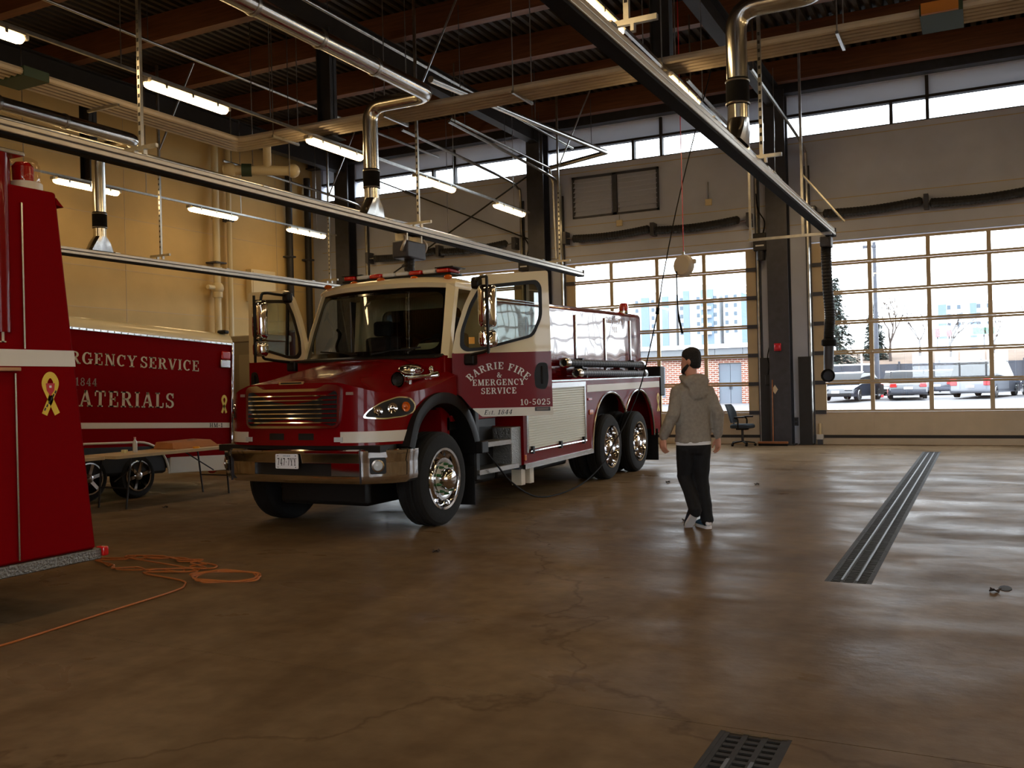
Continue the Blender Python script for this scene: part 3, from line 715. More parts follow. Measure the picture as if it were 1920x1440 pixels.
def duct(xm, xd, yd, ztop, label, y_start=-4.5):
    t = thing('exhaust_duct', label, 'duct', (xd, yd, 4.5)); r = .125; e = .34
    zt = ztop - 4.5; sgn = 1 if xm > xd else -1; dx = xm - xd
    path = [(dx, y_start - yd, zt), (dx, -e, zt)]
    def corner(p, a, b, n=6):
        p, a, b = Vector(p), Vector(a), Vector(b); return [tuple((1 - k / n) ** 2 * (p + a) + 2 * (k / n) * (1 - k / n) * p + (k / n) ** 2 * (p + b)) for k in range(n + 1)]
    path += corner((dx, 0, zt), (0, -e * .8, 0), (-sgn * e * .8, 0, 0))
    path += corner((0, 0, zt), (sgn * e * .8, 0, 0), (0, 0, -e * .8))
    path += [(0, 0, .62)]
    MB().tube(path, r, 18, caps=False).build('spiral_pipe', 'spiral_duct', t)
    k = y_start - yd + .6; me = MB().lathe([(r + .002, -.03), (r + .012, -.025), (r + .012, .025), (r + .002, .03)], (0, 0, 0), (0, 1, 0), 18).mesh('joint_band')
    while k < -e - .3: place('joint_band', me, 'galv', t, loc=(dx, k, zt)); k += 1.25
    MB().lathe([(r + .004, .34), (r + .014, .36), (r + .014, .64), (r + .004, .66)], (0, 0, 0), (0, 0, 1), 18).build('rubber_sleeve', 'rubber', t)
    for z in (.36, .63): MB().lathe([(r + .015, z - .012), (r + .02, z), (r + .015, z + .012)], (0, 0, 0), (0, 0, 1), 18).build('hose_clamp', 'galv', t)
    MB().lathe([(r, .36), (r, .18)], (0, 0, 0), (0, 0, 1), 18).build('collar', 'spiral_duct', t)
    def ring(z, hx, hy, n=18):
        q = []
        for k in range(n):
            a = 2 * math.pi * k / n; c, s_ = math.cos(a), math.sin(a); p = 8 if hx != hy else 2
            rr = (abs(c) ** p + abs(s_) ** p) ** (-1 / p); q.append((hx * rr * c, hy * rr * s_, z))
        return q
    MB().loft([ring(.18, r, r), ring(.06, .105, .2), ring(-.105, .075, .3)], caps=False).build('transition', 'spiral_duct', t)
duct(-7.7, RX[1], 12.62, 6.2, 'spiral steel duct dropping onto the rail over the tanker')
duct(-1.55, RX[0], 11.2, 6.0, 'spiral steel duct dropping onto the right exhaust rail')
duct(-14.3, RX[2], 12.7, 6.4, 'spiral steel duct dropping onto the wall side rail')

# trolley with hose on the tanker's rail
t = thing('exhaust_trolley', 'dark exhaust trolley and hose hanging under rail behind cab roof', 'exhaust trolley', (RX[1], 13.7, 4.22))
MB().box(-.16, .16, -.3, .3, -.42, -.12).build('trolley_box', 'steel_dark', t, bevel=.03)
for y in (-.23, .23): MB().box(-.12, .12, y - .02, y + .02, -.14, .008).build('wheel_bracket', 'galv', t, smooth=0)
for y in (-.3, .3): MB().tube(smoothpath([(.1, y, -.05), (.14, y * 1.15, -.14), (.1, y * 1.2, -.25), (.06, y * 1.1, -.3)], 4), .025, 6).build('hook', 'alu', t)
pts = smoothpath([(0, 0, -.42), (0, .0, -.9), (.05, .05, -1.5), (.3, .1, -2.0), (.8, -.2, -2.2)], 14)
MB().tube(pts, [.085 if k % 2 else .095 for k in range(len(pts))], 12).build('hose', 'hose_black', t, smooth=0)
# hose hanging at the end of the right rail
t = thing('exhaust_hose', 'dark corrugated exhaust hose hanging in front of bay door windows', 'exhaust hose', (-2.55, 18.35, 0))
MB().box(-.1, .1, -.15, .15, 4.02, 4.22).build('trolley_box', 'steel_dark', t, bevel=.02)
pts = smoothpath([(0, 0, 4.05), (-.01, 0, 3.9), (.0, 0, 3.3), (.03, 0, 2.75), (.01, 0, 2.45), (.0, 0, 2.28)], 20)
MB().tube(pts, [(.088 if k % 2 else .1) for k in range(len(pts))], 14).build('hose', 'hose_black', t, smooth=0)
MB().lathe([(.1, 2.16), (.135, 2.18), (.135, 2.27), (.1, 2.3)], (0, 0, 0), (0, 0, 1), 16).build('coupling', 'rubber', t)
MB().tube(smoothpath([(0, 0, 2.2), (-.01, 0, 1.95), (-.01, -.02, 1.76), (.0, -.1, 1.63), (.0, -.2, 1.6)], 5), .092, 14).build('lower_pipe', 'steel_dark', t)
MB().lathe([(.095, .0), (.125, .05), (.125, .12), (.1, .12), (.09, .02)], (0, -.14, 1.605), (0, -1, 0), 18).build('nozzle', 'rubber', t)

# ---------------------------------------------------------------- conduit bundle and posts
t = thing('conduit_bundle', 'flat run of cream conduits turning a corner under the roof', 'conduit', (-4.2, 13.3, 6.2))
for k in range(5):
    o = k * .13; p = [(13.0, -.26 + o, 0), (-8.0 - (o - .26) + .0, -.26 + o, 0), (-8.12 - (o - .26), -.3 + o, 0), (-8.15 - (o - .26), -.42 + o, 0), (-8.15 - (o - .26), -17.5, 0)]
    MB().tube(p, .055, 8).build('conduit', 'conduit_white', t)
k = -7.0
while k < 12: MB().box(k - .02, k + .02, -.36, .36, -.1, -.06).cyl((k, -.34, -.08), (k, -.34, 2.35), .01, n=5).cyl((k, .34, -.08), (k, .34, 2.35), .01, n=5).build('trapeze', 'galv', t, smooth=0); k += 2.4
for y in (-3, -6, -9): MB().box(-8.5, -7.8, y - .02, y + .02, -.1, -.06).build('trapeze', 'galv', t, smooth=0)
MB().box(3.6, 4.1, -.34, .36, -.07, .07).build('tape_band', 'green_tape', t, smooth=0); MB().box(3.62, 4.05, -.4, -.345, -.07, .07).build('tape_band', 'orange_tape', t, smooth=0)
MB().box(-8.5, -7.82, -4.6, -4.2, -.07, .07).build('tape_band', 'green_tape', t, smooth=0)
for x, lab in ((-10.5, 'black steel post hanging from roof above the tanker'), (-4.2, 'black steel post hanging from roof beside right exhaust rail'), (-16.8, 'black steel post hanging from roof near yellow wall')):
    t = thing('roof_post', lab, 'post', (x, 13.62, 6.1))
    MB().box(-.15, .15, -.012, .012, .02, 2.0).box(-.15, -.13, -.1, .1, .02, 2.0).box(.13, .15, -.1, .1, .02, 2.0).build('shaft', 'steel_post', t, smooth=0)
    MB().box(-.26, .26, -.2, .2, 0, .02).build('end_plate', 'steel_post', t, smooth=0)
t = thing('pipe_valves', 'cream sprinkler pipe tees and elbows at conduit corner', 'pipe', (-12.9, 14.3, 6.0))
MB().tube([(-.5, -.3, 0), (.6, .5, 0)], .1, 12).build('main_pipe', 'pipe_cream', t); MB().sphere((.6, .5, 0), .14).build('elbow', 'pipe_cream', t); MB().sphere((-.4, -.22, 0), .15).build('tee', 'pipe_cream', t)
MB().cyl((.2, .2, 0), (.2, .2, .55), .08, n=10).build('riser', 'pipe_cream', t); MB().cyl((0, .0, 0), (0, 0, 3.0), .012, n=5).build('hanger_rod', 'galv', t); MB().cyl((-.2, -.1, 0), (-.05, .02, 0), .13, n=12).build('green_coupling', 'green_tape', t)
# loose galvanised conduits
for i, (pp, r, lab) in enumerate((([(-11.3, 6, 5.2), (-11.3, 21, 5.2), (-11.3, 22.5, 4.95)], .035, 'thin galvanised conduit running low towards the corner column'),
                                  ([(-9.2, 2, 7.6), (-9.2, 22, 7.6)], .03, 'thin conduit running just under the roof over the tanker'),
                                  ([(-13.2, 2, 7.9), (-13.2, 22, 7.9)], .03, 'thin conduit running under the roof by the yellow wall'),
                                  ([(-10.0, 17.2, 7.3), (-10.0, 22.3, 7.25), (-10.0, 22.5, 6.9), (-9.98, 22.55, 4.9)], .028, 'bent conduit dropping down beside the dark column'),
                                  ([(-8.4, 13.8, 6.9), (-8.4, 22.3, 7.45), (-10.1, 22.5, 7.3)], .06, 'fat grey pipe sloping towards the dark column top'))):
    t = thing('roof_conduit', lab, 'conduit', pp[0]); o = Vector(pp[0])
    MB().tube([Vector(p) - o for p in pp], r, 10).build('pipe', 'galv', t)
    e = Vector(pp[1]) - o
    for f in (.12, .5, .88):
        q = e * f; MB().cyl(q, q + Vector((0, 0, 8.55 - (o + q).z)), .008, n=5).build('hanger_rod', 'steel_dark', t)

# ---------------------------------------------------------------- lamps
def lamp_proto():
    t = thing('strip_light', '', 'light'); L = .76
    sec = [(-.085, .05), (-.1, .0), (-.06, -.02), (.06, -.02), (.1, .0), (.085, .05)]
    MB().loft([[(x, -L, z + .03) for x, z in sec], [(x, L, z + .03) for x, z in sec]]).build('housing', 'alu', t, smooth=30)
    def dring(y, s): return [(s * .082 * math.cos(a), y, .005 + s * .075 * math.sin(a)) for a in [math.pi + math.pi * k / 8 for k in range(9)]]
    MB().loft([dring(-L - .03, .35), dring(-L, .85), dring(-L + .05, 1), dring(L - .05, 1), dring(L, .85), dring(L + .03, .35)], caps=True, closed=True).build('diffuser', 'lamp_glow', t)
    for y in (-.5, 0, .5):
        for s in (-1, 1): MB().box(s * .1 - .008, s * .1 + .008, y - .02, y + .02, -.02, .06).build('clip', 'galv', t, smooth=0)
    for y in (-L - .05, L + .05): MB().box(-.05, .05, y - .03, y + .03, 0.0, .07).build('end_cap', 'alu', t, bevel=.01)
    return t
proto = lamp_proto(); first = True
ROWSL = [(-3.96, (-7.2, -3.7, -.2, 3.3, 6.8, 10.3, 13.8, 17.2, 20.55), 'glowing strip light in row above the right rail', 'strip lights along the right rail'),
         (-10.42, (-7.2, -3.7, -.3, 3.2, 6.75, 10.2, 13.74, 17.2, 20.75), 'glowing strip light in row between tanker and trailer', 'strip lights between tanker and trailer'),
         (-16.66, (-7.3, -3.9, -.4, 3.0, 6.5, 9.95, 13.45, 17.05, 20.56), 'glowing strip light in row along the yellow wall', 'strip lights along the yellow wall'),
         (2.4, (-7.2, -3.7, -.2, 3.3, 6.8, 10.3, 13.8, 17.2, 20.55), 'glowing strip light in row beyond the right bay door', 'strip lights of the next bay'),
         (8.7, (-7.2, -3.7, -.2, 3.3, 6.8, 10.3, 13.8, 17.2, 20.55), 'glowing strip light in row of the outermost bay', 'strip lights of the outermost bay')]
LAMP_LABEL = {(-10.42, 6.75): 'glowing strip light hanging near roof above the pumper beacon', (-10.42, 10.2): 'glowing strip light hanging between slotted hanger and black roof post',
              (-10.42, 13.74): 'glowing strip light between black roof post and dropping steel duct', (-10.42, 17.2): 'glowing strip light in front of clerestory windows beside steel duct',
              (-10.42, 20.75): 'glowing strip light beside the dark wall column over the tanker', (-16.66, 13.45): 'glowing strip light partly hidden by duct near yellow wall',
              (-16.66, 17.05): 'glowing strip light near the cream standpipe on yellow wall', (-16.66, 20.56): 'glowing strip light near dark corner pipes on yellow wall',
              (-3.96, 10.3): 'glowing strip light touching the slotted hanger of right rail', (-3.96, 13.8): 'glowing strip light just past black post along right rail',
              (-3.96, 20.55): 'glowing strip light beside door column near right rail end'}
for x, ys, lab, grp in ROWSL:
    for y in ys:
        o = proto if first else copy_tree(proto); first = False
        o.location = (x, y, 5.95); o['label'] = LAMP_LABEL.get((x, y), lab)
        if (x, y) not in LAMP_LABEL: o['group'] = grp
        elif 'group' in o: del o['group']
    t = thing('lamp_channel', lab.replace('glowing strip light in row', 'steel mounting channel carrying strip lights'), 'channel', (x, 0, 6.04))
    MB().box(-.022, .022, -7.9, 21.9, 0, .045).build('channel', 'galv', t, smooth=0)
    for y in range(-6, 22, 3): MB().cyl((0, y, .04), (0, y, 2.4), .008, n=5).build('hanger_rod', 'galv', t)

# ================================================================ TANKER TRUCK (origin: bumper middle on the floor, +y towards the tail)
TR = thing('tanker_truck', 'red and white fire tanker with open cab doors and chrome bumper', 'fire truck', (-6.62, 7.8, 0))

def bolts(parent, center, r, n, x, rad, length, name, m, side):
    me = MB().lathe([(0, length), (rad * .55, length), (rad, length * .25), (rad, 0)], (0, 0, 0), (side, 0, 0), 8).mesh(name)
    for k in range(n):
        a = 2 * math.pi * (k + .5) / n
        place(name, me, m, parent, loc=(x, r * math.cos(a), r * math.sin(a)))
def wheel(parent, x, y, side, kind, rad=.53, z=.53):
    """x: outer face of the tyre, side: outward sign; kind front = domed rim, rear = deep dish on twin tyres"""
    t = bpy.data.objects.new('wheel', None); COL.objects.link(t); t.parent = parent; t.location = (x, y, z)
    ax = (side, 0, 0); rr = .335
    def tyre(off, wd):
        pr = [(rr, off), (rr + .03, off + .0), (rad * .80, off + .008), (rad * .93, off - .012), (rad * .985, off - .04)]
        for k in range(1, 4): pr += [(rad, off - .04 - (wd - .08) * (k - .5) / 3.2), (rad - .012, off - .04 - (wd - .08) * k / 3.2), (rad, off - .045 - (wd - .08) * k / 3.2)]
        pr += [(rad * .985, off - wd + .04), (rad * .93, off - wd + .012), (rr, off - wd)]
        MB().lathe(pr, (0, 0, 0), ax, 36).build('tire', 'tire', t, smooth=25)
    if kind == 'front':
        tyre(0, .33)
        MB().lathe([(rr + .012, -.03), (rr + .012, .008), (rr - .015, .004), (rr - .03, -.05), (.30, -.07), (.25, -.03), (.235, -.01)], (0, 0, 0), ax, 36).build('rim', 'chrome', t)
        MB().lathe([(.24, -.01), (.235, .0), (.19, .0), (.185, -.002)], (0, 0, 0), ax, 30).build('rim_flange', 'chrome_soft', t)
        MB().lathe([(.2, -.004), (.125, -.002)], (0, 0, 0), ax, 30).build('hub_face', 'stripe_white', t)
        MB().lathe([(.125, -.002), (.12, .07), (.095, .11), (.05, .125), (0, .127)], (0, 0, 0), ax, 24).build('hub_cap', 'chrome', t)
        bolts(t, None, .165, 10, side * .0, .018, .055, 'lug_nut', 'lug_green', side)
        me = MB().lathe([(0, .004), (.024, .004), (.026, 0)], (0, 0, 0), (side, 0, 0), 10).mesh('hand_hole')
        for k in range(10):
            a = 2 * math.pi * k / 10; place('hand_hole', me, 'dark_grille', t, loc=(side * -.048, .275 * math.cos(a), .275 * math.sin(a)))
    else:
        tyre(0, .27); tyre(-.32, .27)
        MB().lathe([(rr + .012, -.03), (rr + .012, .008), (rr - .012, .004), (rr - .03, -.06), (.29, -.17), (.24, -.2), (.12, -.2)], (0, 0, 0), ax, 36).build('rim', 'chrome', t)
        MB().lathe([(.125, -.2), (.12, -.06), (.1, -.02), (.06, .0), (0, .003)], (0, 0, 0), ax, 20).build('hub_cap', 'chrome', t)
        bolts(t, None, .17, 10, side * -.2, .02, .05, 'lug_nut', 'chrome_soft', side)
    return t
for s in (-1, 1):
    wheel(TR, s * 1.21, 1.18, s, 'front')
    wheel(TR, s * 1.22, 6.45, s, 'rear'); wheel(TR, s * 1.22, 7.83, s, 'rear')
# chassis
for s in (-1, 1): MB().box(s * .42 - .04, s * .42 + .04, .25, 9.0, .62, .88).build('frame_rail', 'black_plastic', TR, smooth=0)
for y in (1.18,): MB().cyl((-1.0, y, .5), (1.0, y, .5), .07, n=10).build('front_axle', 'black_plastic', TR)
for y in (6.45, 7.83): MB().cyl((-.9, y, .53), (.9, y, .53), .1, n=12).sphere((0, y, .53), .25).build('rear_axle', 'black_plastic', TR)
MB().box(-.5, .5, .5, 2.4, .55, 1.2).build('engine', 'dark_grille', TR, smooth=0)
MB().cyl((.0, 2.4, .6), (.0, 6.2, .58), .06, n=10).build('drive_shaft', 'black_plastic', TR)

MB().box(-.62, .62, .55, 2.6, .27, .62).box(-.8, .8, 1.9, 3.2, .3, .55).build('engine_pan', 'dark_grille', TR, bevel=.05)  # pan and underbody blocks added to keep daylight from under the truck
MB().box(-.75, .75, 3.3, 5.7, .3, .62).box(-.45, .45, 5.7, 9.0, .34, .62).build('underbody', 'dark_grille', TR, bevel=.05)
for s in (-1, 1): MB().box(s * .98 - .2, s * .98 + .2, 1.92, 1.94, .14, .6).build('mud_flap', 'rubber', TR, smooth=0)

# ---- bumper: swept in plan
BP = [(-1.22, .62), (-1.22, .42), (-1.14, .25), (-.9, .08), (-.86, .06), (0, .0), (.86, .06), (.9, .08), (1.14, .25), (1.22, .42), (1.22, .62)]
def bumper_band(x_from, x_to, prof, name, m):
    pts = [p for p in BP if x_from - 1e-6 <= p[0] <= x_to + 1e-6]
    if pts[0][0] > x_from + .02: pts = [(x_from, lerp([(-.86, .06), (0, 0), (.86, .06)], x_from))] + pts
    if pts[-1][0] < x_to - .02: pts = pts + [(x_to, lerp([(-.86, .06), (0, 0), (.86, .06)], x_to))]
    rings = []
    for i, p in enumerate(pts):
        a = Vector(pts[max(i - 1, 0)]); b = Vector(pts[min(i + 1, len(pts) - 1)]); t = (b - a).normalized(); n = Vector((t.y, -t.x))
        rings.append([(p[0] + n.x * o, p[1] + n.y * o, z) for o, z in prof])
    return MB().loft(rings, caps=True, closed=True).build(name, m, TR, smooth=30)
bumper_band(-1.22, 1.22, [(-.09, .93), (-.01, .93), (.012, .915), (.012, .87), (.0, .80), (.0, .785), (-.09, .785)], 'bumper_top', 'chrome')
bumper_band(-1.22, 1.22, [(-.09, .655), (.0, .655), (.0, .64), (-.01, .6), (-.04, .57), (-.09, .57)], 'bumper_bottom', 'chrome')
bumper_band(-1.22, -.52, [(-.09, .785), (.0, .785), (.0, .655), (-.09, .655)], 'bumper_side', 'chrome')
bumper_band(.52, 1.22, [(-.09, .785), (.0, .785), (.0, .655), (-.09, .655)], 'bumper_side', 'chrome')
MB().box(-.54, .54, .07, .1, .64, .8).build('bumper_intake', 'dark_grille', TR, smooth=0)
for s in (-1, 1):
    MB().box(s * .875 - .004, s * .875 + .004, .05, .075, .58, .93).build('bumper_seam', 'steel_dark', TR, smooth=0)
    c = Vector((s * 1.03, .155, .76)); n = Vector((s * .58, -.815, 0)); u = Vector((.815, s * .58, 0)); up = Vector((0, 0, 1))
    fl_ = bpy.data.objects.new('fog_lamp', None); COL.objects.link(fl_); fl_.parent = TR
    MB().prism(rrect(-.085, .085, -.085, .085, .02, 2), lambda a, b, w_: c + u * a + up * b + n * w_, 0.0, .006).build('lamp_housing', 'dark_grille', fl_, smooth=0)
    MB().prism([(-.1, .085), (.1, .085), (.085, .14), (-.085, .14)], lambda a, b, w_: c + u * a + up * b + n * w_, 0.0, .012).build('housing_lip', 'chrome', fl_, smooth=0)
    MB().lathe([(.066, .006), (.066, .025), (.05, .03), (.045, .012)], c, n, 20).build('lamp_ring', 'chrome_soft', fl_); MB().lathe([(.046, .012), (.03, .02), (0, .024)], c, n, 16).build('lamp_lens', 'clear_lens', fl_)
MB().box(-1.1, 1.1, .1, .4, .9, .97).build('bumper_gap', 'dark_grille', TR, smooth=0)
# number plate
lp = bpy.data.objects.new('license_plate', None); COL.objects.link(lp); lp.parent = TR; lp.location = (-.02, -.02, .805)
pf = lambda a, b, w_: (a, -w_, b)
MB().prism(rrect(-.155, .155, -.078, .078, .012, 3), pf, 0, .004).build('plate', 'plate_white', lp, smooth=0)
text(MB(), '747·7YY', lambda a, b: (a, -.0055, b), .078, 0, -.043, wide=.55, gap=.2).build('plate_number', 'letter_dark', lp, smooth=0, recalc=False)
text(MB(), 'ONTARIO', lambda a, b: (a, -.0055, b), .018, 0, .05, wide=.8, gap=.2).build('plate_province', 'shoe_blue', lp, smooth=0, recalc=False)
for sx in (-.12, .12):
    for z in (-.062, .06): MB().cyl((sx, -.004, z), (sx, -.008, z), .006, n=6).build('plate_screw', 'steel_dark', lp)

# ---- hood: a band round the nose and a crowned top
HP = [(0, .03, 0), (.35, .035, 0), (.62, .06, 0), (.84, .12, 0), (.99, .23, 0), (1.09, .38, 0), (1.16, .56, 0), (1.2, .8, 0), (1.2, 1.18, 0), (1.2, 1.55, 0)]
HS = smoothpath(HP, 5); HA = [0]
for a, b in zip(HS, HS[1:]): HA.append(HA[-1] + (b - a).length)
SH = [(0, 1.64), (.62, 1.63), (.86, 1.57), (1.05, 1.52), (1.3, 1.50), (1.7, 1.54), (2.05, 1.60), (2.42, 1.70)]
BT = [(0, .97), (1.36, .97), (1.45, 1.06), (1.55, 1.22), (1.7, 1.36), (1.9, 1.455), (2.05, 1.485), (2.2, 1.47), (2.42, 1.40)]
def hood_at(u):
    s = 1 if u >= 0 else -1; u = abs(u)
    for i in range(len(HA) - 1):
        if u <= HA[i + 1] or i == len(HA) - 2:
            t = (u - HA[i]) / (HA[i + 1] - HA[i]); p = HS[i].lerp(HS[i + 1], t); d = (HS[i + 1] - HS[i]).normalized(); break
    return Vector((s * p.x, p.y, 0)), Vector((s * d.y, -d.x, 0)), s
def band(u, z, off=0.0):
    p, n, s = hood_at(u); lean = max(0, z - .97) * .10
    q = p + n * (off - lean * lean * 1.2 - lean * .35); return Vector((q.x, q.y, z))
U = [HA[-1] * k / 44 for k in range(45)]
rings = []
for u in [-x for x in U[::-1]] + U[1:]:
    a = abs(u); b = lerp(BT, a); sh = lerp(SH, a); k = a / HA[-1]
    r_ = [band(u, b + (sh - b) * j / 6) for j in range(7)]
    S = r_[-1]; p, n, s = hood_at(u)
    ym = lerp([(0, .34), (.62, .36), (.86, .46), (1.05, .56), (1.25, .7), (1.45, .85), (1.7, 1.02), (2.05, 1.27), (2.42, 1.55)], a)
    C = Vector((p.x * .22, ym, 1.70 + (ym - .34) * .205))
    for j in range(1, 9):
        t = j / 8; q = S.lerp(C, t); q.z = S.z + (C.z - S.z) * math.sin(t * math.pi / 2); r_.append(q)
    rings.append(r_)
mb = MB(); mb.loft(rings, caps=False, closed=False)
nr = len(rings); npt = len(rings[0]); 
for i in range(nr // 2): mb.f.append((i * npt + npt - 1, (i + 1) * npt + npt - 1, (nr - 2 - i) * npt + npt - 1, (nr - 1 - i) * npt + npt - 1))
mb.build('hood', 'fire_red', TR, smooth=50)
def on_band(poly, name, m, off=.006, parent=TR, thick=.012):
    mb = MB(); n = len(poly); cu = sum(p[0] for p in poly) / n; cz = sum(p[1] for p in poly) / n
    rings = [[band(cu + (u - cu) * k, cz + (z - cz) * k, off) for u, z in poly] for k in (1, .75, .5, .25, .02)]
    rings = [[band(u, z, off - thick) for u, z in poly]] + rings
    mb.loft(rings, caps=True); return mb.build(name, m, parent, smooth=40)
def strip_on_band(u0, u1, z0, z1, name, m, off=.005, parent=TR, n=14, cut=0):
    mb = MB(); rings = []
    for k in range(n + 1):
        u = u0 + (u1 - u0) * k / n; uc = cut * (k / n)
        rings.append([band(u, z0, off), band(u + uc, z1, off), band(u + uc, z1, off - .01), band(u, z0, off - .01)])
    return mb.loft(rings).build(name, m, parent, smooth=40)
for s in (-1, 1):
    strip_on_band(s * .63, s * 1.36, 1.0, 1.115, 'hood_stripe', 'stripe_white', cut=s * .1)
    hl = bpy.data.objects.new('headlamp', None); COL.objects.link(hl); hl.parent = TR
    out = roundpoly([(.87, 1.255), (.93, 1.33), (1.08, 1.42), (1.28, 1.475), (1.45, 1.46), (1.53, 1.38), (1.5, 1.30), (1.36, 1.255), (1.1, 1.235)], .05, 3)
    cu, cz = 1.22, 1.35
    on_band([(s * u, z) for u, z in out], 'bezel', 'chrome', .012, hl)
    on_band([(s * (cu + (u - cu) * .93), cz + (z - cz) * .88) for u, z in out], 'reflector', 'dark_grille', .014, hl)
    for q, (u, z, r) in enumerate(((1.04, 1.325, .05), (1.2, 1.35, .06), (1.37, 1.36, .055))):
        p, n_, _ = hood_at(s * u); c = band(s * u, z, .012)
        MB().lathe([(r, .004), (r * .95, .016), (r * .5, .006), (r * .3, .018), (0, .022)], c, n_, 16).build('lamp_bowl', 'amber' if q == 2 else 'chrome', hl)
    strip_on_band(s * .7, s * .78, 1.50, 1.53, 'marker_lamp', 'letter_faint', .012)
    strip_on_band(s * .56, s * .66, 1.01, 1.06, 'nose_lamp', 'clear_lens', .012)
    strip_on_band(s * .1, s * .3, 1.03, 1.10, 'nose_vent', 'dark_grille', .004)
# grille
gr = bpy.data.objects.new('grille', None); COL.objects.link(gr); gr.parent = TR
out = roundpoly([(-.63, 1.2), (-.58, 1.155), (.58, 1.155), (.63, 1.2), (.65, 1.58), (.6, 1.61), (.46, 1.62), (.38, 1.575), (-.38, 1.575), (-.46, 1.62), (-.6, 1.61), (-.65, 1.58)], .04, 3)
inn = roundpoly([(-.6, 1.205), (-.56, 1.18), (.56, 1.18), (.6, 1.205), (.61, 1.545), (-.61, 1.545)], .04, 3)
MB().ringpanel(out, inn, lambda u, z, o: band(u, z, o), -.01, .03).build('surround', 'chrome_soft', gr, smooth=30)
on_band(inn, 'mesh_backing', 'dark_grille', .002, gr)
for k in range(7):
    z = 1.215 + k * .0475; n = 16
    MB().loft([[band(-.6 + 1.2 * i / n, z + .007, .004), band(-.6 + 1.2 * i / n, z + .006, .028), band(-.6 + 1.2 * i / n, z - .005, .03), band(-.6 + 1.2 * i / n, z - .007, .004)] for i in range(n + 1)]).build('bar', 'chrome', gr, smooth=30)
on_band(roundpoly([(-.17, 1.625), (.17, 1.625), (.17, 1.655), (-.17, 1.655)], .012, 3), 'badge', 'chrome_soft', .01)
on_band([(-.14, 1.632), (.14, 1.632), (.14, 1.648), (-.14, 1.648)], 'badge_inlay', 'dark_grille', .012)
# fender flares
AR = smoothpath([(.46, .94, 0), (.5, 1.04, 0), (.6, 1.24, 0), (.76, 1.38, 0), (.96, 1.47, 0), (1.18, 1.50, 0), (1.42, 1.47, 0), (1.66, 1.36, 0), (1.85, 1.18, 0), (1.98, .95, 0), (2.03, .78, 0)], 4)
for s in (-1, 1):
    rings = []
    for p in AR:
        c = Vector((1.18, .62, 0)); q = c + (p - c) * .86; i2 = c + (p - c) * .84
        rings.append([(s * 1.19, p.x, p.y), (s * 1.225, p.x, p.y), (s * 1.24, (p.x + q.x) / 2, (p.y + q.y) / 2), (s * 1.225, q.x, q.y), (s * .95, i2.x, i2.y), (s * .95, p.x, p.y)])
    MB().loft(rings).build('fender_flare', 'black_plastic', TR, smooth=40)
    MB().loft([[(s * 1.0, 1.18 + .74 * math.cos(a), .6 + .74 * math.sin(a)), (s * .5, 1.18 + .74 * math.cos(a), .6 + .74 * math.sin(a))] for a in [math.pi * k / 16 for k in range(17)]], caps=False, closed=False).build('wheel_well', 'dark_grille', TR)
    MB().box(s * 1.1 - .1, s * 1.1 + .1, 1.93, 2.04, .42, 1.3).build('fender_skirt', 'black_plastic', TR, bevel=.02)
    MB().box(min(s * .98, s * 1.06), max(s * .98, s * 1.06), 1.5, 1.68, 1.3, 1.93).build('cowl_side', 'fire_red', TR, bevel=.01)
# horns on the hood side
hn = bpy.data.objects.new('air_horn', None); COL.objects.link(hn); hn.parent = TR; hn.location = (1.02, .62, 1.63)
MB().lathe([(.085, 0), (.08, .02), (.05, .08), (.03, .2), (.024, .62), (.03, .66), (.05, .74), (.055, .78), (.0, .8)], (0, -.05, .02), (0, 1, .06), 18).build('trumpet', 'chrome', hn)
MB().lathe([(.07, -.003), (.04, .03), (.0, .035)], (0, -.048, .02), (0, 1, .06), 18).build('bell_inside', 'dark_grille', hn)
MB().sphere((-.08, .35, .12), .1, sc=(.8, 2.6, .75)).build('siren_pod', 'chrome', hn); MB().sphere((-.02, .68, .13), .05, sc=(.5, 1, 1)).build('pod_cap', 'chrome', hn)
for y in (.18, .5): MB().box(-.03, .02, y - .02, y + .02, -.12, .05).build('bracket', 'chrome_soft', hn, bevel=.005)
hb = bpy.data.objects.new('bullet_lamp', None); COL.objects.link(hb); hb.parent = TR; hb.location = (-1.14, .62, 1.52)
MB().lathe([(0, .3), (.05, .26), (.085, .12), (.09, .0), (.08, -.01)], (0, 0, 0), (0, 1, 0), 18).build('shell', 'chrome', hb); MB().lathe([(.08, -.01), (.04, -.02), (0, -.022)], (0, 0, 0), (0, 1, 0), 18).build('lens', 'dark_grille', hb); MB().cyl((.0, .1, -.05), (.06, .1, -.2), .025, n=8).build('stalk', 'chrome', hb)

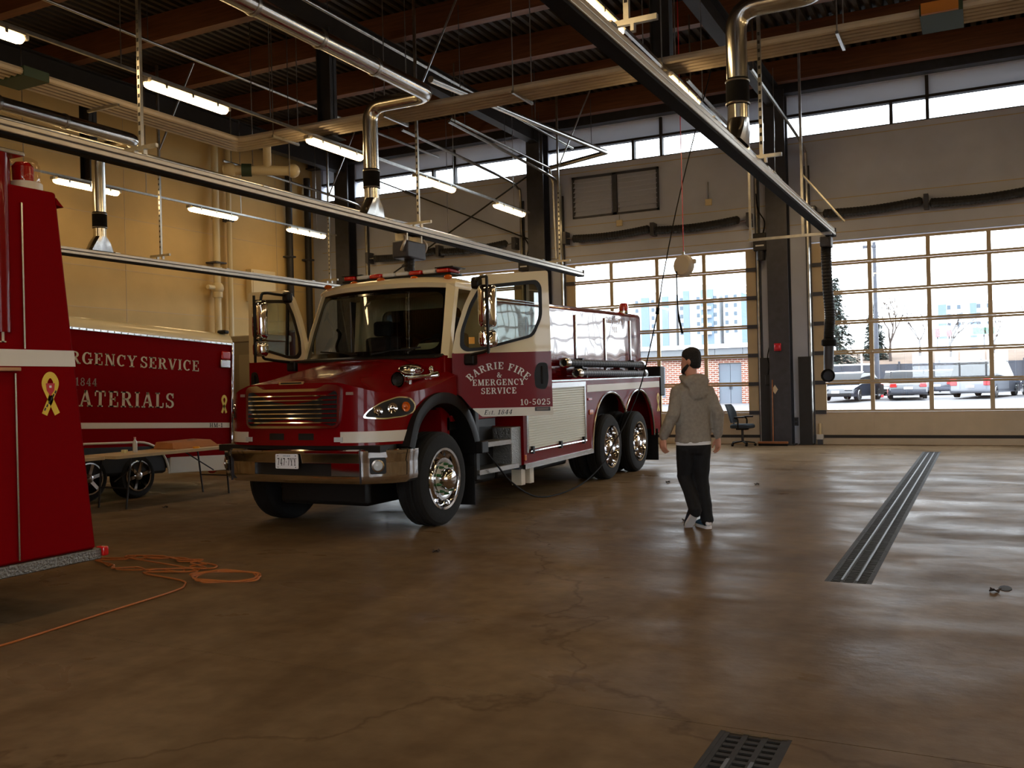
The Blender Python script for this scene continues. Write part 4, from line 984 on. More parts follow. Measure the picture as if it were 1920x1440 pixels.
# ---- cab shell
MB().box(-1.04, 1.04, 1.42, 1.6, 1.0, 1.9).build('firewall', 'fire_red', TR, smooth=0)
MB().loft([[(-1.02, 1.36, 1.90), (-1.04, 1.62, 1.94), (1.04, 1.62, 1.94), (1.02, 1.36, 1.90)], [(-1.0, 1.36, 1.925), (-1.02, 1.62, 1.965), (1.02, 1.62, 1.965), (1.0, 1.36, 1.925)]]).build('cowl', 'black_plastic', TR, smooth=0)
MB().box(-1.04, 1.04, 1.55, 2.75, 1.05, 1.2).build('cab_floor', 'black_plastic', TR, smooth=0)
for s in (-1, 1):
    a, b = sorted((s * 1.0, s * 1.065))
    MB().box(a, b, 1.62, 2.75, 1.15, 1.3).build('sill', 'fire_red', TR, bevel=.01)
    MB().loft([[(s * 1.065, 1.57, 1.9), (s * 1.0, 1.5, 1.9), (s * 1.0, 1.6, 1.9), (s * 1.065, 1.66, 1.9)], [(s * 1.05, 1.69, 2.3), (s * .98, 1.62, 2.3), (s * .98, 1.71, 2.3), (s * 1.05, 1.77, 2.3)], [(s * 1.0, 1.89, 2.80), (s * .92, 1.81, 2.80), (s * .92, 1.92, 2.80), (s * 1.0, 1.98, 2.80)]]).build('front_pillar', 'truck_white', TR, smooth=40)
    MB().loft([[(s * 1.065, 2.63, 1.95), (s * 1.0, 2.63, 1.95), (s * 1.0, 2.75, 1.95), (s * 1.065, 2.75, 1.95)], [(s * 1.0, 2.63, 2.8), (s * .93, 2.63, 2.8), (s * .93, 2.75, 2.8), (s * 1.0, 2.75, 2.8)]]).build('rear_pillar', 'truck_white', TR, smooth=0)
    MB().box(a, b, 2.63, 2.75, 1.3, 1.95).build('rear_pillar_base', 'fire_red', TR, smooth=0)
    MB().loft([[(s * .995, 1.9, 2.76), (s * .95, 1.9, 2.76), (s * .95, 2.7, 2.76), (s * .995, 2.7, 2.76)], [(s * .99, 1.9, 2.82), (s * .94, 1.9, 2.82), (s * .94, 2.7, 2.82), (s * .99, 2.7, 2.82)]]).build('roof_rail', 'truck_white', TR, smooth=0)
bk = lambda u, z, w_: (u, 2.7 + w_, z)
MB().ringpanel([(-1.02, 1.95), (1.02, 1.95), (.96, 2.8), (-.96, 2.8)], rrect(-.62, .62, 2.1, 2.6, .1), bk, -.02, .04).build('back_wall_upper', 'truck_white', TR, smooth=0)
MB().prism(rrect(-.62, .62, 2.1, 2.6, .1), bk, .0, .006).build('back_window', 'windshield_glass', TR, smooth=0)
MB().box(-1.02, 1.02, 2.68, 2.74, 1.2, 1.95).build('back_wall_lower', 'fire_red_dull', TR, smooth=0)
def roof_ring(z, hx, y0, y1, bow):
    q = []
    for k in range(17): a = -1 + 2 * k / 16; q.append((hx * a, y0 + bow * (abs(a) ** 2.5), z - .03 * abs(a) ** 4))
    for k in range(17): a = 1 - 2 * k / 16; q.append((hx * a, y1, z - .03 * abs(a) ** 4))
    return q
MB().loft([roof_ring(2.775, 1.0, 1.66, 2.76, .22), roof_ring(2.83, 1.01, 1.64, 2.77, .22), roof_ring(2.88, .99, 1.70, 2.75, .22), roof_ring(2.92, .9, 1.86, 2.68, .2), roof_ring(2.935, .6, 2.0, 2.6, .15)]).build('roof', 'truck_white', TR, smooth=50)
def ws(a, b, off=0):   # windshield surface, a -1..1, b 0..1
    x = a * (1.025 - .085 * b); y = 1.40 + .17 * a * a + (.29 + .02 * b) * b; z = 1.945 + .82 * b
    return Vector((x + off * a * .3, y - off, z + off * .35))
MB().grid(lambda i, j: ws(-.97 + 1.94 * i, .02 + .96 * j), 20, 8).build('windshield', 'windshield_glass', TR, recalc=False)
out = [(-1, 0), (1, 0), (1, 1), (-1, 1)]; inn = roundpoly([(-.93, .07), (.93, .07), (.93, .93), (-.93, .93)], .14, 5)
an = []
mbf = MB()
def fr(u, v, o): return ws(u, v, o)
mbf.ringpanel(out, inn, fr, .006, .012); mbf.build('windshield_gasket', 'black_gloss', TR, smooth=40)
for s in (-1, 1): MB().bar(ws(.1 * s, .03, .02), ws(.72 * s, .1, .02), .012, .02).build('wiper', 'black_plastic', TR, smooth=0)
# cab interior
MB().loft([[(-1.0, 1.6, 1.6), (1.0, 1.6, 1.6), (1.0, 1.6, 1.94), (-1.0, 1.6, 1.94)], [(-1.0, 1.9, 1.55), (1.0, 1.9, 1.55), (1.0, 1.86, 1.92), (-1.0, 1.86, 1.92)]]).build('dashboard', 'dash', TR, bevel=.02)
ring = [Vector((.5, 2.02, 1.98)) + Vector((.21 * math.cos(2 * math.pi * k / 24), .09 * math.sin(2 * math.pi * k / 24), .19 * math.sin(2 * math.pi * k / 24))) for k in range(24)]
sw = MB().tube(ring, .016, 8, closed=True).build('steering_wheel', 'black_plastic', TR); MB().cyl((.5, 1.9, 1.86), (.5, 2.02, 1.98), .03, n=8).bar((.3, 2.02, 1.98), (.7, 2.02, 1.98), .03, .015).build('steering_hub', 'black_plastic', sw)
for s in (-1, 1):
    st = bpy.data.objects.new('seat', None); COL.objects.link(st); st.parent = TR; st.location = (s * .52, 2.35, 1.2)
    MB().box(-.26, .26, -.24, .26, .25, .42).build('cushion', 'seat_cloth', st, bevel=.05); MB().box(-.25, .25, .12, .28, .4, 1.05).build('backrest', 'seat_cloth', st, bevel=.05); MB().box(-.14, .14, .16, .27, 1.06, 1.26).build('headrest', 'seat_cloth', st, bevel=.04); MB().box(-.2, .2, -.2, .2, .0, .25).build('seat_base', 'black_plastic', st, smooth=0)
MB().box(-.3, .12, 1.58, 1.78, 1.94, 2.02).build('dash_radio', 'black_plastic', TR, bevel=.02)
MB().tube(smoothpath([(-.62, 1.75, 1.95), (-.66, 1.72, 2.1), (-.62, 1.75, 2.25), (-.7, 1.8, 2.32)], 5), .02, 6).build('mic_stalk', 'black_plastic', TR)
# light bar and roof markers
lb = bpy.data.objects.new('light_bar', None); COL.objects.link(lb); lb.parent = TR; lb.location = (.05, 2.15, 2.935)
MB().box(-.82, .82, -.14, .14, .0, .03).build('bar_base', 'black_plastic', lb, bevel=.01)
for k in range(8):
    x = -.8 + k * .2; MB().box(x + .01, x + .19, -.15, .15, .03, .085).build('lens', 'clear_lens' if k in (3, 4) else ('red_lens' if k in (0, 2, 5, 7) else 'clear_lens'), lb, bevel=.02)
MB().box(.6, .86, -.16, .16, .085, .1).box(-.82, -.5, -.15, .15, .085, .095).build('bar_cover', 'black_plastic', lb, bevel=.01)
for x in (-.9, -.45, 0, .45, .9): MB().sphere((x, 1.78 + .12 * abs(x), 2.905 - .02 * abs(x)), .045, 10, 6, (1.3, 1, .7)).build('roof_marker', 'amber', TR)
# ---- doors
def cab_door(side, theta, mu):
    th = R(theta); H = Vector((side * 1.075, 1.64, 0)); d = Vector((side * math.sin(th), math.cos(th), 0)); n = Vector((side * math.cos(th), -math.sin(th), 0))
    fn = lambda u, z, w_=0: H + d * u + n * w_ + Vector((0, 0, z))
    dr = bpy.data.objects.new('cab_door', None); COL.objects.link(dr); dr.parent = TR
    up = roundpoly([(0, 1.95), (.05, 2.2), (.15, 2.5), (.27, 2.75), (.4, 2.87), (1.15, 2.9), (1.165, 1.95)], .03, 2)
    hole = roundpoly([(.12, 2.04), (.13, 2.22), (.24, 2.52), (.36, 2.72), (1.0, 2.77), (1.05, 2.7), (1.05, 2.36), (.95, 2.14), (.36, 2.0), (.18, 1.99)], .06, 3)
    MB().ringpanel(up, hole, fn, -.07, 0).build('door_upper', 'truck_white', dr, smooth=0)
    cu, cz = .62, 2.36; big = [(cu + (u - cu) * 1.05, cz + (z - cz) * 1.06) for u, z in hole]
    MB().ringpanel(big, [(cu + (u - cu) * .96, cz + (z - cz) * .95) for u, z in hole], fn, -.02, .012).build('window_gasket', 'black_plastic', dr, smooth=0)
    MB().prism(hole, fn, -.034, -.03).build('window_glass', 'side_glass', dr, smooth=0)
    MB().bar(fn(.42, 2.0, -.03), fn(.38, 2.74, -.03), .03, .03).build('window_post', 'black_plastic' if side < 0 else 'truck_white', dr, smooth=0)
    MB().prism([(0, 1.95), (.0, 1.5), (.1, 1.44), (.22, 1.3), (1.17, 1.3), (1.165, 1.95)], fn, -.07, 0).build('door_lower', 'fire_red', dr, smooth=0)
    MB().prism(roundpoly([(.22, 1.3), (.34, 1.2), (1.175, 1.2), (1.17, 1.3)], .02, 2), fn, -.07, 0.0).build('door_stripe', 'stripe_white', dr, smooth=0)
    MB().prism([(.05, 1.5), (.2, 1.3), (1.1, 1.28), (1.1, 1.95), (.05, 1.95)], fn, -.1, -.07).build('inner_trim', 'dash', dr, smooth=0)
    MB().prism(roundpoly([(.97, 1.52), (1.1, 1.5), (1.13, 1.62), (1.12, 1.82), (1.0, 1.82), (.96, 1.7)], .05, 4), fn, -.01, .006).build('handle_recess', 'black_plastic', dr, smooth=0)
    MB().bar(fn(1.05, 1.57, .015), fn(1.05, 1.78, .015), .02, .02).build('door_handle', 'black_plastic', dr, bevel=.004)
    f2 = lambda u, z: fn(u, z, .003)
    sg = 1 if side > 0 else -1
    if side > 0:
        text(MB(), 'BARRIE FIRE', f2, .082, .54, 1.755, radius=.46, gap=.14).build('lettering', 'letter_red_white', dr, smooth=0, recalc=False)
        text(MB(), '&', f2, .062, .55, 1.655).build('lettering', 'letter_red_white', dr, smooth=0, recalc=False)
        text(MB(), 'EMERGENCY', f2, .072, .54, 1.565, gap=.12).build('lettering', 'letter_red_white', dr, smooth=0, recalc=False)
        text(MB(), 'SERVICE', f2, .072, .54, 1.465, gap=.12).build('lettering', 'letter_red_white', dr, smooth=0, recalc=False)
        text(MB(), '10-5025', f2, .07, 1.145, 1.325, 'r', gap=.1).build('lettering', 'letter_red_white', dr, smooth=0, recalc=False)
        text(MB(), 'Est. 1844', f2, .055, .36, 1.222, 'l', gap=.12, slant=.28).build('lettering', 'letter_dark', dr, smooth=0, recalc=False)
        MB().prism([(.96, 1.252), (1.14, 1.252), (1.14, 1.298), (.96, 1.298)], fn, .002, .004).build('warning_label', 'letter_dark', dr, smooth=0)
        for z in (1.268, 1.282): MB().prism([(.98, z - .003), (1.12, z - .003), (1.12, z + .003), (.98, z + .003)], fn, .0045, .005).build('label_line', 'letter_faint', dr, smooth=0)
        MB().prism([(.2, 2.06), (.27, 2.06), (.27, 2.14), (.2, 2.14)], fn, -.029, -.027).build('sticker', 'sticker', dr, smooth=0)
    # mirror
    mw = .46
    mi = bpy.data.objects.new('mirror', None); COL.objects.link(mi); mi.parent = TR
    MB().tube(smoothpath([fn(.3, 2.79, -.01), fn(.32, 2.8, .2), fn(mu - .02, 2.8, mw - .05), fn(mu, 2.74, mw), fn(mu, 2.4, mw + .02), fn(mu, 2.02, mw), fn(mu - .02, 1.96, mw - .1), fn(.24, 1.93, .1), fn(.2, 1.92, 0)], 4), .018, 8).build('bracket', 'black_plastic', mi)
    MB().box(-.06, .06, -.05, .05, -.08, .06).build('upper_foot', 'black_plastic', mi, bevel=.03, loc=tuple(fn(.31, 2.78, .03)))
    MB().box(-.07, .07, -.05, .05, -.09, .04).build('lower_foot', 'black_plastic', mi, bevel=.02, loc=tuple(fn(.22, 1.9, .04)))
    def head(z0, z1, name):
        rings = []
        for w_, k in ((-.02, .9), (-.01, 1), (.03, 1.0), (.075, .86), (.1, .55)):
            q = rrect(-.105, .105, z0, z1, .05, 4); cz_ = (z0 + z1) / 2
            rings.append([fn(mu + u * k, cz_ + (z - cz_) * (1 - (1 - k) * .45), mw + w_) for u, z in q])
        MB().loft(rings).build(name, 'chrome', mi, smooth=40)
        q = rrect(-.09, .09, z0 + .02, z1 - .02, .04, 3); MB().prism(q, lambda u, z, w_: fn(mu + u, z, mw + w_), -.026, -.022).build('mirror_face', 'chrome', mi, smooth=0)
    head(2.22, 2.70, 'mirror_head'); head(2.0, 2.19, 'convex_head')
    MB().box(-.012, .012, -.012, .012, -.42, .42).build('mirror_bar', 'black_plastic', mi, loc=tuple(fn(mu, 2.34, mw + .11)))
cab_door(1, 63, .44); cab_door(-1, 80, .3)
# ---- steps
for s in (-1, 1):
    f = lambda a, b: (min(s * a, s * b), max(s * a, s * b))
    MB().box(*f(.92, 1.2), 2.08, 2.88, .82, .87).build('step', 'diamond', TR, bevel=.008); MB().box(*f(.92, 1.22), 1.98, 3.05, .5, .55).build('step', 'diamond', TR, bevel=.008)
    MB().box(*f(.88, .92), 2.05, 2.9, .45, 1.1).build('step_riser', 'black_plastic', TR, smooth=0); MB().box(*f(1.195, 1.203), 2.08, 2.88, .81, .865).build('step_lip', 'chrome_soft', TR, smooth=0); MB().box(*f(1.215, 1.223), 1.98, 3.05, .49, .545).build('step_lip', 'chrome_soft', TR, smooth=0)
    MB().box(*f(.55, 1.19), 2.9, 3.19, .5, 1.02).build('tool_box', 'diamond', TR, bevel=.01)
    for y in (3.35, 3.62): MB().box(*f(.95, 1.1), y, y + .12, .22, .48).build('outrigger_leg', 'letter_cream', TR, bevel=.006)
    MB().box(*f(.6, 1.12), 3.25, 3.85, .44, .5).build('leg_bracket', 'steel_dark', TR, smooth=0)
MB().cyl((-.7, 4.4, .5), (.7, 4.4, .5), .2, n=16).build('air_tank', 'black_plastic', TR)
# ---- rear body
def zb(y):
    base = .505 + (y - 3.2) * .0155 if y < 8.71 else .62
    z = base
    for c, t in ((6.45, .86), (7.83, .88)):
        k = (y - c) / .83
        if abs(k) < 1: z = max(z, .55 + t * (1 - abs(k) ** 2.2) ** .5)
    return z
def ztop(y): return 1.60 + (y - 4.1) * .0105
ys = sorted(set([3.2 + k * .06 for k in range(99)] + [6.45 + .83 * math.sin(R(a)) for a in range(-90, 91, 6)] + [7.83 + .83 * math.sin(R(a)) for a in range(-90, 91, 6)] + [9.1])); ys = [y for y in ys if y <= 9.1]
for s in (-1, 1):
    MB().loft([[(s * 1.22, y, zb(y)), (s * 1.22, y, ztop(y)), (s * 1.17, y, ztop(y)), (s * 1.17, y, zb(y))] for y in ys]).build('body_side', 'fire_red', TR, smooth=30)
    MB().tube([(s * 1.225, y, zb(y)) for y in ys if 5.6 < y < 8.7], .018, 6).build('arch_trim', 'chrome_soft', TR)
    MB().loft([[(s * 1.2, y, zb(y) - .055), (s * 1.24, y, zb(y) - .055), (s * 1.24, y, zb(y) + .012), (s * 1.2, y, zb(y) + .012)] for y in (3.2, 5.62)]).build('rub_rail', 'chrome_soft', TR, smooth=0)
    MB().loft([[(s * 1.1, y, ztop(y)), (s * 1.23, y, ztop(y)), (s * 1.23, y, ztop(y) + .02), (s * 1.1, y, ztop(y) + .02)] for y in (3.2, 9.1)]).build('top_trim', 'chrome_soft', TR, smooth=0)
    MB().loft([[(s * 1.221, y, 1.43 + (y - 5.4) * .011), (s * 1.224, y, 1.43 + (y - 5.4) * .011), (s * 1.224, y, 1.54 + (y - 5.4) * .011), (s * 1.221, y, 1.54 + (y - 5.4) * .011)] for y in (5.44, 9.02)]).build('body_stripe', 'stripe_white', TR, smooth=0)
    MB().loft([[(s * 1.17, y, .5), (s * .55, y, .5), (s * .55, y, 1.5), (s * 1.17, y, 1.5)] for y in (3.24, 5.6)]).build('compartment', 'black_plastic', TR, smooth=0)
    MB().box(min(s * .5, s * 1.17), max(s * .5, s * 1.17), 5.6, 8.75, 1.42, 1.5).build('wheel_well', 'black_plastic', TR, smooth=0)
    MB().box(min(s * .46, s * .5), max(s * .46, s * .5), 5.6, 8.75, .5, 1.5).build('wheel_well_side', 'dark_grille', TR, smooth=0)
    # roll-up shutter
    ru = bpy.data.objects.new('roll_up_door', None); COL.objects.link(ru); ru.parent = TR
    pr = []; z = .70
    while z < 1.50: pr += [(.0, z), (.007, z + .006), (.007, z + .026), (.0, z + .032)]; z += .034
    MB().loft([[(s * (1.222 + o), y, zz + (y - 3.3) * .012) for o, zz in pr] for y in (3.32, 5.30)], caps=False, closed=False).build('shutter', 'rollup', ru, smooth=0)
    for y0, y1 in ((3.27, 3.32), (5.30, 5.35)): MB().loft([[(s * 1.22, y, .66 + (y - 3.3) * .012), (s * 1.24, y, .66 + (y - 3.3) * .012), (s * 1.24, y, 1.54 + (y - 3.3) * .012), (s * 1.22, y, 1.54 + (y - 3.3) * .012)] for y in (y0, y1)]).build('guide', 'chrome_soft', ru, smooth=0)
    MB().loft([[(s * 1.22, y, 1.50 + (y - 3.3) * .012), (s * 1.242, y, 1.50 + (y - 3.3) * .012), (s * 1.242, y, 1.57 + (y - 3.3) * .012), (s * 1.22, y, 1.57 + (y - 3.3) * .012)] for y in (3.27, 5.35)]).build('header', 'chrome_soft', ru, smooth=0)
    MB().cyl((s * 1.25, 3.34, .675), (s * 1.25, 5.3, .70), .014, n=8).build('lift_bar', 'chrome', ru)
    for y in (3.42, 4.35, 5.22): MB().box(min(s * 1.22, s * 1.265), max(s * 1.22, s * 1.265), y - .03, y + .03, .64 + (y - 3.3) * .012, .74 + (y - 3.3) * .012).build('latch', 'black_plastic', ru, bevel=.006)
    MB().box(min(s * 1.22, s * 1.235), max(s * 1.22, s * 1.235), 3.205, 3.26, .56, .64).build('marker_lamp', 'amber', TR, bevel=.01)
    MB().box(min(s * 1.22, s * 1.235), max(s * 1.22, s * 1.235), 5.5, 5.66, 1.08, 1.16).build('marker_lamp', 'amber', TR, bevel=.01); MB().box(min(s * 1.22, s * 1.235), max(s * 1.22, s * 1.235), 5.46, 5.62, 1.3, 1.34).build('side_lamp', 'red_lens', TR, bevel=.01)
MB().box(-1.17, 1.17, 3.2, 3.25, .55, 1.6).build('body_front', 'fire_red_dull', TR, smooth=0)
MB().box(-1.2, 1.2, 3.2, 9.1, 1.55, 1.6).build('body_deck', 'fire_red_dull', TR, smooth=0)
MB().box(-1.22, 1.22, 9.05, 9.1, .6, 1.65).build('body_rear', 'fire_red_dull', TR, smooth=0)
MB().box(-1.2, 1.22, 9.12, 9.38, 1.3, 1.86).build('rear_dump_box', 'black_plastic', TR, bevel=.02)
rb = ribbon(TR, lambda u, v: (1.2255, 8.93 + u, v), 0, 1.02, .34)
# tank
def wavy(name, rgb):
    m = mat(name, rgb, .13, coat=1.0); nt = m.node_tree; b = nt.nodes['Principled BSDF']
    tc = nt.nodes.new('ShaderNodeTexCoord'); n = nt.nodes.new('ShaderNodeTexNoise'); n.inputs['Scale'].default_value = 1.7; n.inputs['Detail'].default_value = 1.0
    bp = nt.nodes.new('ShaderNodeBump'); bp.inputs['Strength'].default_value = .22; bp.inputs['Distance'].default_value = .06
    nt.links.new(tc.outputs['Object'], n.inputs[0]); nt.links.new(n.outputs[0], bp.inputs['Height']); nt.links.new(bp.outputs[0], b.inputs['Normal']); nt.links.new(bp.outputs[0], b.inputs['Coat Normal'])
wavy('tank_red', (104, 5, 10))
tk = bpy.data.objects.new('water_tank', None); COL.objects.link(tk); tk.parent = TR
tank_z = lambda y: 2.78 + (y - 4.9) * .017
MB().loft([[(u, y, 1.6 + (v - 1.6) * (tank_z(y) - 1.6) / 1.2) for u, v in rrect(-.9, .9, 1.6, 2.8, .09, 5)] for y in [2.95 + k * .25 for k in range(25)]]).build('tank_shell', 'tank_red', tk, smooth=40)
for y in (4.5, 5.79, 7.08, 8.34):
    for s in (-1, 1): MB().box(min(s * .9, s * .925), max(s * .9, s * .925), y - .025, y + .025, 1.72, tank_z(y) - .14).build('grab_rail', 'chrome_soft', tk, bevel=.01)
fT = lambda u, v: (.9035, 7.58 + u, v)
text(MB(), 'EMERGENCY', fT, .1, 0, 2.6, gap=.12).build('lettering', 'letter_gold', tk, smooth=0, recalc=False)
text(MB(), '911', fT, .1, 0, 2.45, gap=.25).build('lettering', 'letter_gold', tk, smooth=0, recalc=False)
for s in (-1, 1):
    bc = bpy.data.objects.new('beacon', None); COL.objects.link(bc); bc.parent = TR; bc.location = (s * .78, 8.4, tank_z(8.4))
    MB().lathe([(.1, 0), (.1, .04), (.085, .045)], (0, 0, 0), (0, 0, 1), 18, caps=True).build('beacon_base', 'chrome_soft', bc); MB().lathe([(.085, .045), (.088, .1), (.075, .17), (.05, .185), (0, .187)], (0, 0, 0), (0, 0, 1), 18).build('beacon_dome', 'red_lens', bc)
# hard suction hoses on the right side
for k, (x, y0, y1, z) in enumerate(((1.06, 5.0, 8.5, 1.88), (1.13, 5.3, 8.4, 1.72))):
    sh = bpy.data.objects.new('suction_hose', None); COL.objects.link(sh); sh.parent = TR
    n = 60; MB().tube([(x, y0 + (y1 - y0) * i / n, z) for i in range(n + 1)], [.062 if i % 2 else .056 for i in range(n + 1)], 12).build('tube', 'steel_dark' if k else 'hose_black', sh, smooth=0)
    for y in (y0, y1): MB().lathe([(.0, -.07), (.08, -.07), (.08, .04), (.06, .07)], (x, y, z), (0, 1 if y == y1 else -1, 0), 14).build('coupling', 'chrome_soft', sh)
    for y in (5.6, 8.0): MB().box(x - .08, x + .04, y - .02, y + .02, 1.62, z + .08).build('cradle', 'black_plastic', sh, smooth=0)
MB().box(.86, 1.2, 4.9, 8.8, 1.62, 1.65).build('hose_tray', 'fire_red_dull', TR, smooth=0)
for s in (-1, 1): MB().box(s * 1.0 - .25, s * 1.0 + .25, 8.78, 8.8, .12, .7).build('mud_flap', 'rubber', TR, smooth=0)
# papers on the dashboard
pp = MB().prism([(-.22, 0), (.2, .01), (.2, .17), (-.16, .16)], lambda u, v, w_: (u, v * .5 + w_, v * .85), 0, .004).build('map_sheet', 'paper', smooth=0)
pp.location = (-6.62 + .72, 7.8 + 1.66, 1.955); tag(pp, 'yellowish paper map lying on the tanker dashboard', 'paper')

# ================================================================ RED PUMPER at the left
PU = thing('pumper_truck', 'red fire pumper tail with white stripe, yellow ribbon and beacon', 'fire truck', (-7.15, 4.8, 0))
fs = lambda y, z, x: (x, y, z)
MB().prism([(-8, .42), (-.03, .42), (-.17, 1.75), (-.3, 3.02), (-8, 3.02)], fs, -1.25, 1.25).build('body', 'fire_red_dull', PU, bevel=.02)
MB().box(-1.2, 1.2, -8, -.6, 3.0, 3.22).build('hose_bed', 'fire_red', PU, bevel=.03)
MB().box(-1.28, 1.28, -8, -.56, 3.22, 3.25).build('bed_lip', 'chrome_soft', PU, bevel=.005)
MB().cyl((1.22, -.72, 2.0), (1.22, -.72, 3.22), .06, n=14).build('corner_post', 'fire_red', PU)
MB().prism([(-8, 1.77), (-.175, 1.77), (-.185, 1.885), (-8, 1.885)], fs, 1.25, 1.254).build('stripe', 'stripe_white', PU, smooth=0)
MB().prism([(-8, .34), (-.0, .34), (-.0, .42), (-8, .42)], fs, -1.27, 1.27).build('tailboard', 'diamond', PU, bevel=.008)
MB().box(1.2, 1.29, .0, .05, .36, .43).build('tail_marker', 'red_lens', PU, bevel=.01)
MB().box(1.25, 1.262, -.585, -.573, 1.89, 2.9).build('panel_trim', 'chrome_soft', PU, smooth=0); MB().box(1.25, 1.262, -.66, -.648, .44, 1.72).build('panel_trim', 'chrome_soft', PU, smooth=0)
MB().box(1.25, 1.29, -8, -.63, 1.735, 1.76).build('drip_rail', 'letter_gold', PU, bevel=.004)
MB().prism([(-.3, 2.93), (-.24, 2.92), (-.3, 2.98)], fs, 1.1, 1.25).build('top_hook', 'fire_red_dull', PU, smooth=0)
fP = lambda u, v: (1.2535, u, v)
text(MB(), '1', fP, .1, -.735, 1.93).build('lettering', 'letter_cream', PU, smooth=0, recalc=False)
ribbon(PU, lambda u, v: (1.2545, -.385 + u, v), 0, 1.43, .3)
MB().prism([(-.03, 1.60), (.0, 1.56), (.03, 1.60), (.036, 1.65), (-.036, 1.65)], lambda u, v, w_: (w_, -.385 + u, v), 1.254, 1.2552).build('ribbon_flag', 'maple_red', PU, smooth=0)
MB().prism([(-.009, 1.618), (.009, 1.618), (.009, 1.634), (-.009, 1.634)], lambda u, v, w_: (w_, -.385 + u, v), 1.2552, 1.256).build('flag_patch', 'letter_red_white', PU, smooth=0)
for k in range(6): MB().prism([(-.055 + k * .017, 1.46 + k * .024), (-.045 + k * .017, 1.455 + k * .024), (-.036 + k * .017, 1.475 + k * .024), (-.046 + k * .017, 1.48 + k * .024)], lambda u, v, w_: (w_, -.385 + u, v), 1.2547, 1.2556).build('ribbon_print', 'letter_dark', PU, smooth=0)
bc = bpy.data.objects.new('beacon', None); COL.objects.link(bc); bc.parent = PU; bc.location = (1.12, -.45, 3.02)
MB().lathe([(.115, 0), (.115, .05), (.105, .055)], (0, 0, 0), (0, 0, 1), 22, caps=True).build('beacon_base', 'letter_cream', bc)
MB().lathe([(.1, .055), (.1, .17), (.085, .21), (.05, .23), (0, .235)], (0, 0, 0), (0, 0, 1), 22).build('beacon_dome', 'beacon_glass', bc)
MB().lathe([(.07, .06), (.075, .17), (.05, .2), (0, .205)], (-.02, 0, 0), (0, 0, 1), 18).build('beacon_lamp', 'red_lens', bc)
for s in (-1, 1):
    for y in (-2.6, -6.6): wheel(PU, s * 1.2, y, s, 'rear' if y > -4 else 'front')
for s in (-1, 1): MB().box(s * .45 - .05, s * .45 + .05, -8, -.1, .42, .6).build('frame_rail', 'black_plastic', PU, smooth=0)

# ================================================================ TRAILER along the far bay
TL = thing('hazmat_trailer', 'red box trailer with white roof, stripe and large cream lettering', 'trailer', (-12.6, 9.97, 0)); TL.rotation_euler = (-.045, 0, 0)
MB().box(-1.2, 1.2, -5.2, 1.93, .58, 2.5).build('body', 'fire_red_dull', TL, bevel=.015)
sec = [(-1.21, 2.46), (1.21, 2.46), (1.21, 2.53), (1.17, 2.6), (1.08, 2.65), (-1.08, 2.65), (-1.17, 2.6), (-1.21, 2.53)]
MB().loft([[(x, y, z) for x, z in sec] for y in (-5.2, 1.94)]).build('roof', 'truck_white', TL, smooth=40)
MB().box(1.2, 1.222, -5.2, 1.94, 2.45, 2.485).build('roof_trim', 'chrome_soft', TL, bevel=.004)
me = MB().sphere((0, 0, 0), .012, 6, 4).mesh('rivet')
for k in range(26): place('rivet', me, 'chrome_soft', TL, loc=(1.223, 1.8 - k * .12, 2.468))
MB().box(1.2, 1.204, -5.2, 1.9, 1.05, 1.135).build('stripe', 'stripe_white', TL, smooth=0)
for x in (1.2, -1.2): MB().box(x - .03, x + .03, 1.92, 1.96, .4, 2.5).build('corner_trim', 'chrome', TL, bevel=.006)
MB().box(1.14, 1.2, .62, 1.9, .34, .6).build('skirt', 'stripe_white', TL, bevel=.01)
MB().box(1.14, 1.2, -5.2, -1.5, .34, .6).build('skirt', 'stripe_white', TL, bevel=.01)
MB().box(1.2, 1.206, 1.78, 1.88, .42, .47).build('side_reflector', 'red_lens', TL, smooth=0)
MB().sphere((1.1, 1.62, .36), .09, 12, 8, (.5, 1.2, .8)).build('tail_lamp', 'red_lens', TL)
MB().box(1.2, 1.24, 1.68, 1.88, 2.2, 2.34).build('clearance_lamp', 'red_lens', TL, bevel=.02); MB().box(1.2, 1.235, 1.66, 1.88, 2.06, 2.19).build('scene_lamp', 'chrome_soft', TL, bevel=.01)
MB().box(1.05, 1.22, 1.74, 1.86, 2.64, 2.7).build('roof_lamp', 'black_plastic', TL, bevel=.02)
MB().box(-1.0, 1.0, -5.1, 1.85, .42, .58).build('chassis', 'black_plastic', TL, smooth=0)
arc = [(1.205, .62 * math.cos(a) * .95, .34 + .5 * math.sin(a)) for a in [R(k * 9) for k in range(21)]]
MB().tube([(x, y - .43 + (.43 if y > 0 else -.43), z) for x, y, z in arc], .018, 6).build('fender_trim', 'stripe_white', TL)
MB().box(1.0, 1.202, -1.4, .56, .35, .82).build('wheel_opening', 'dark_grille', TL, bevel=.05)
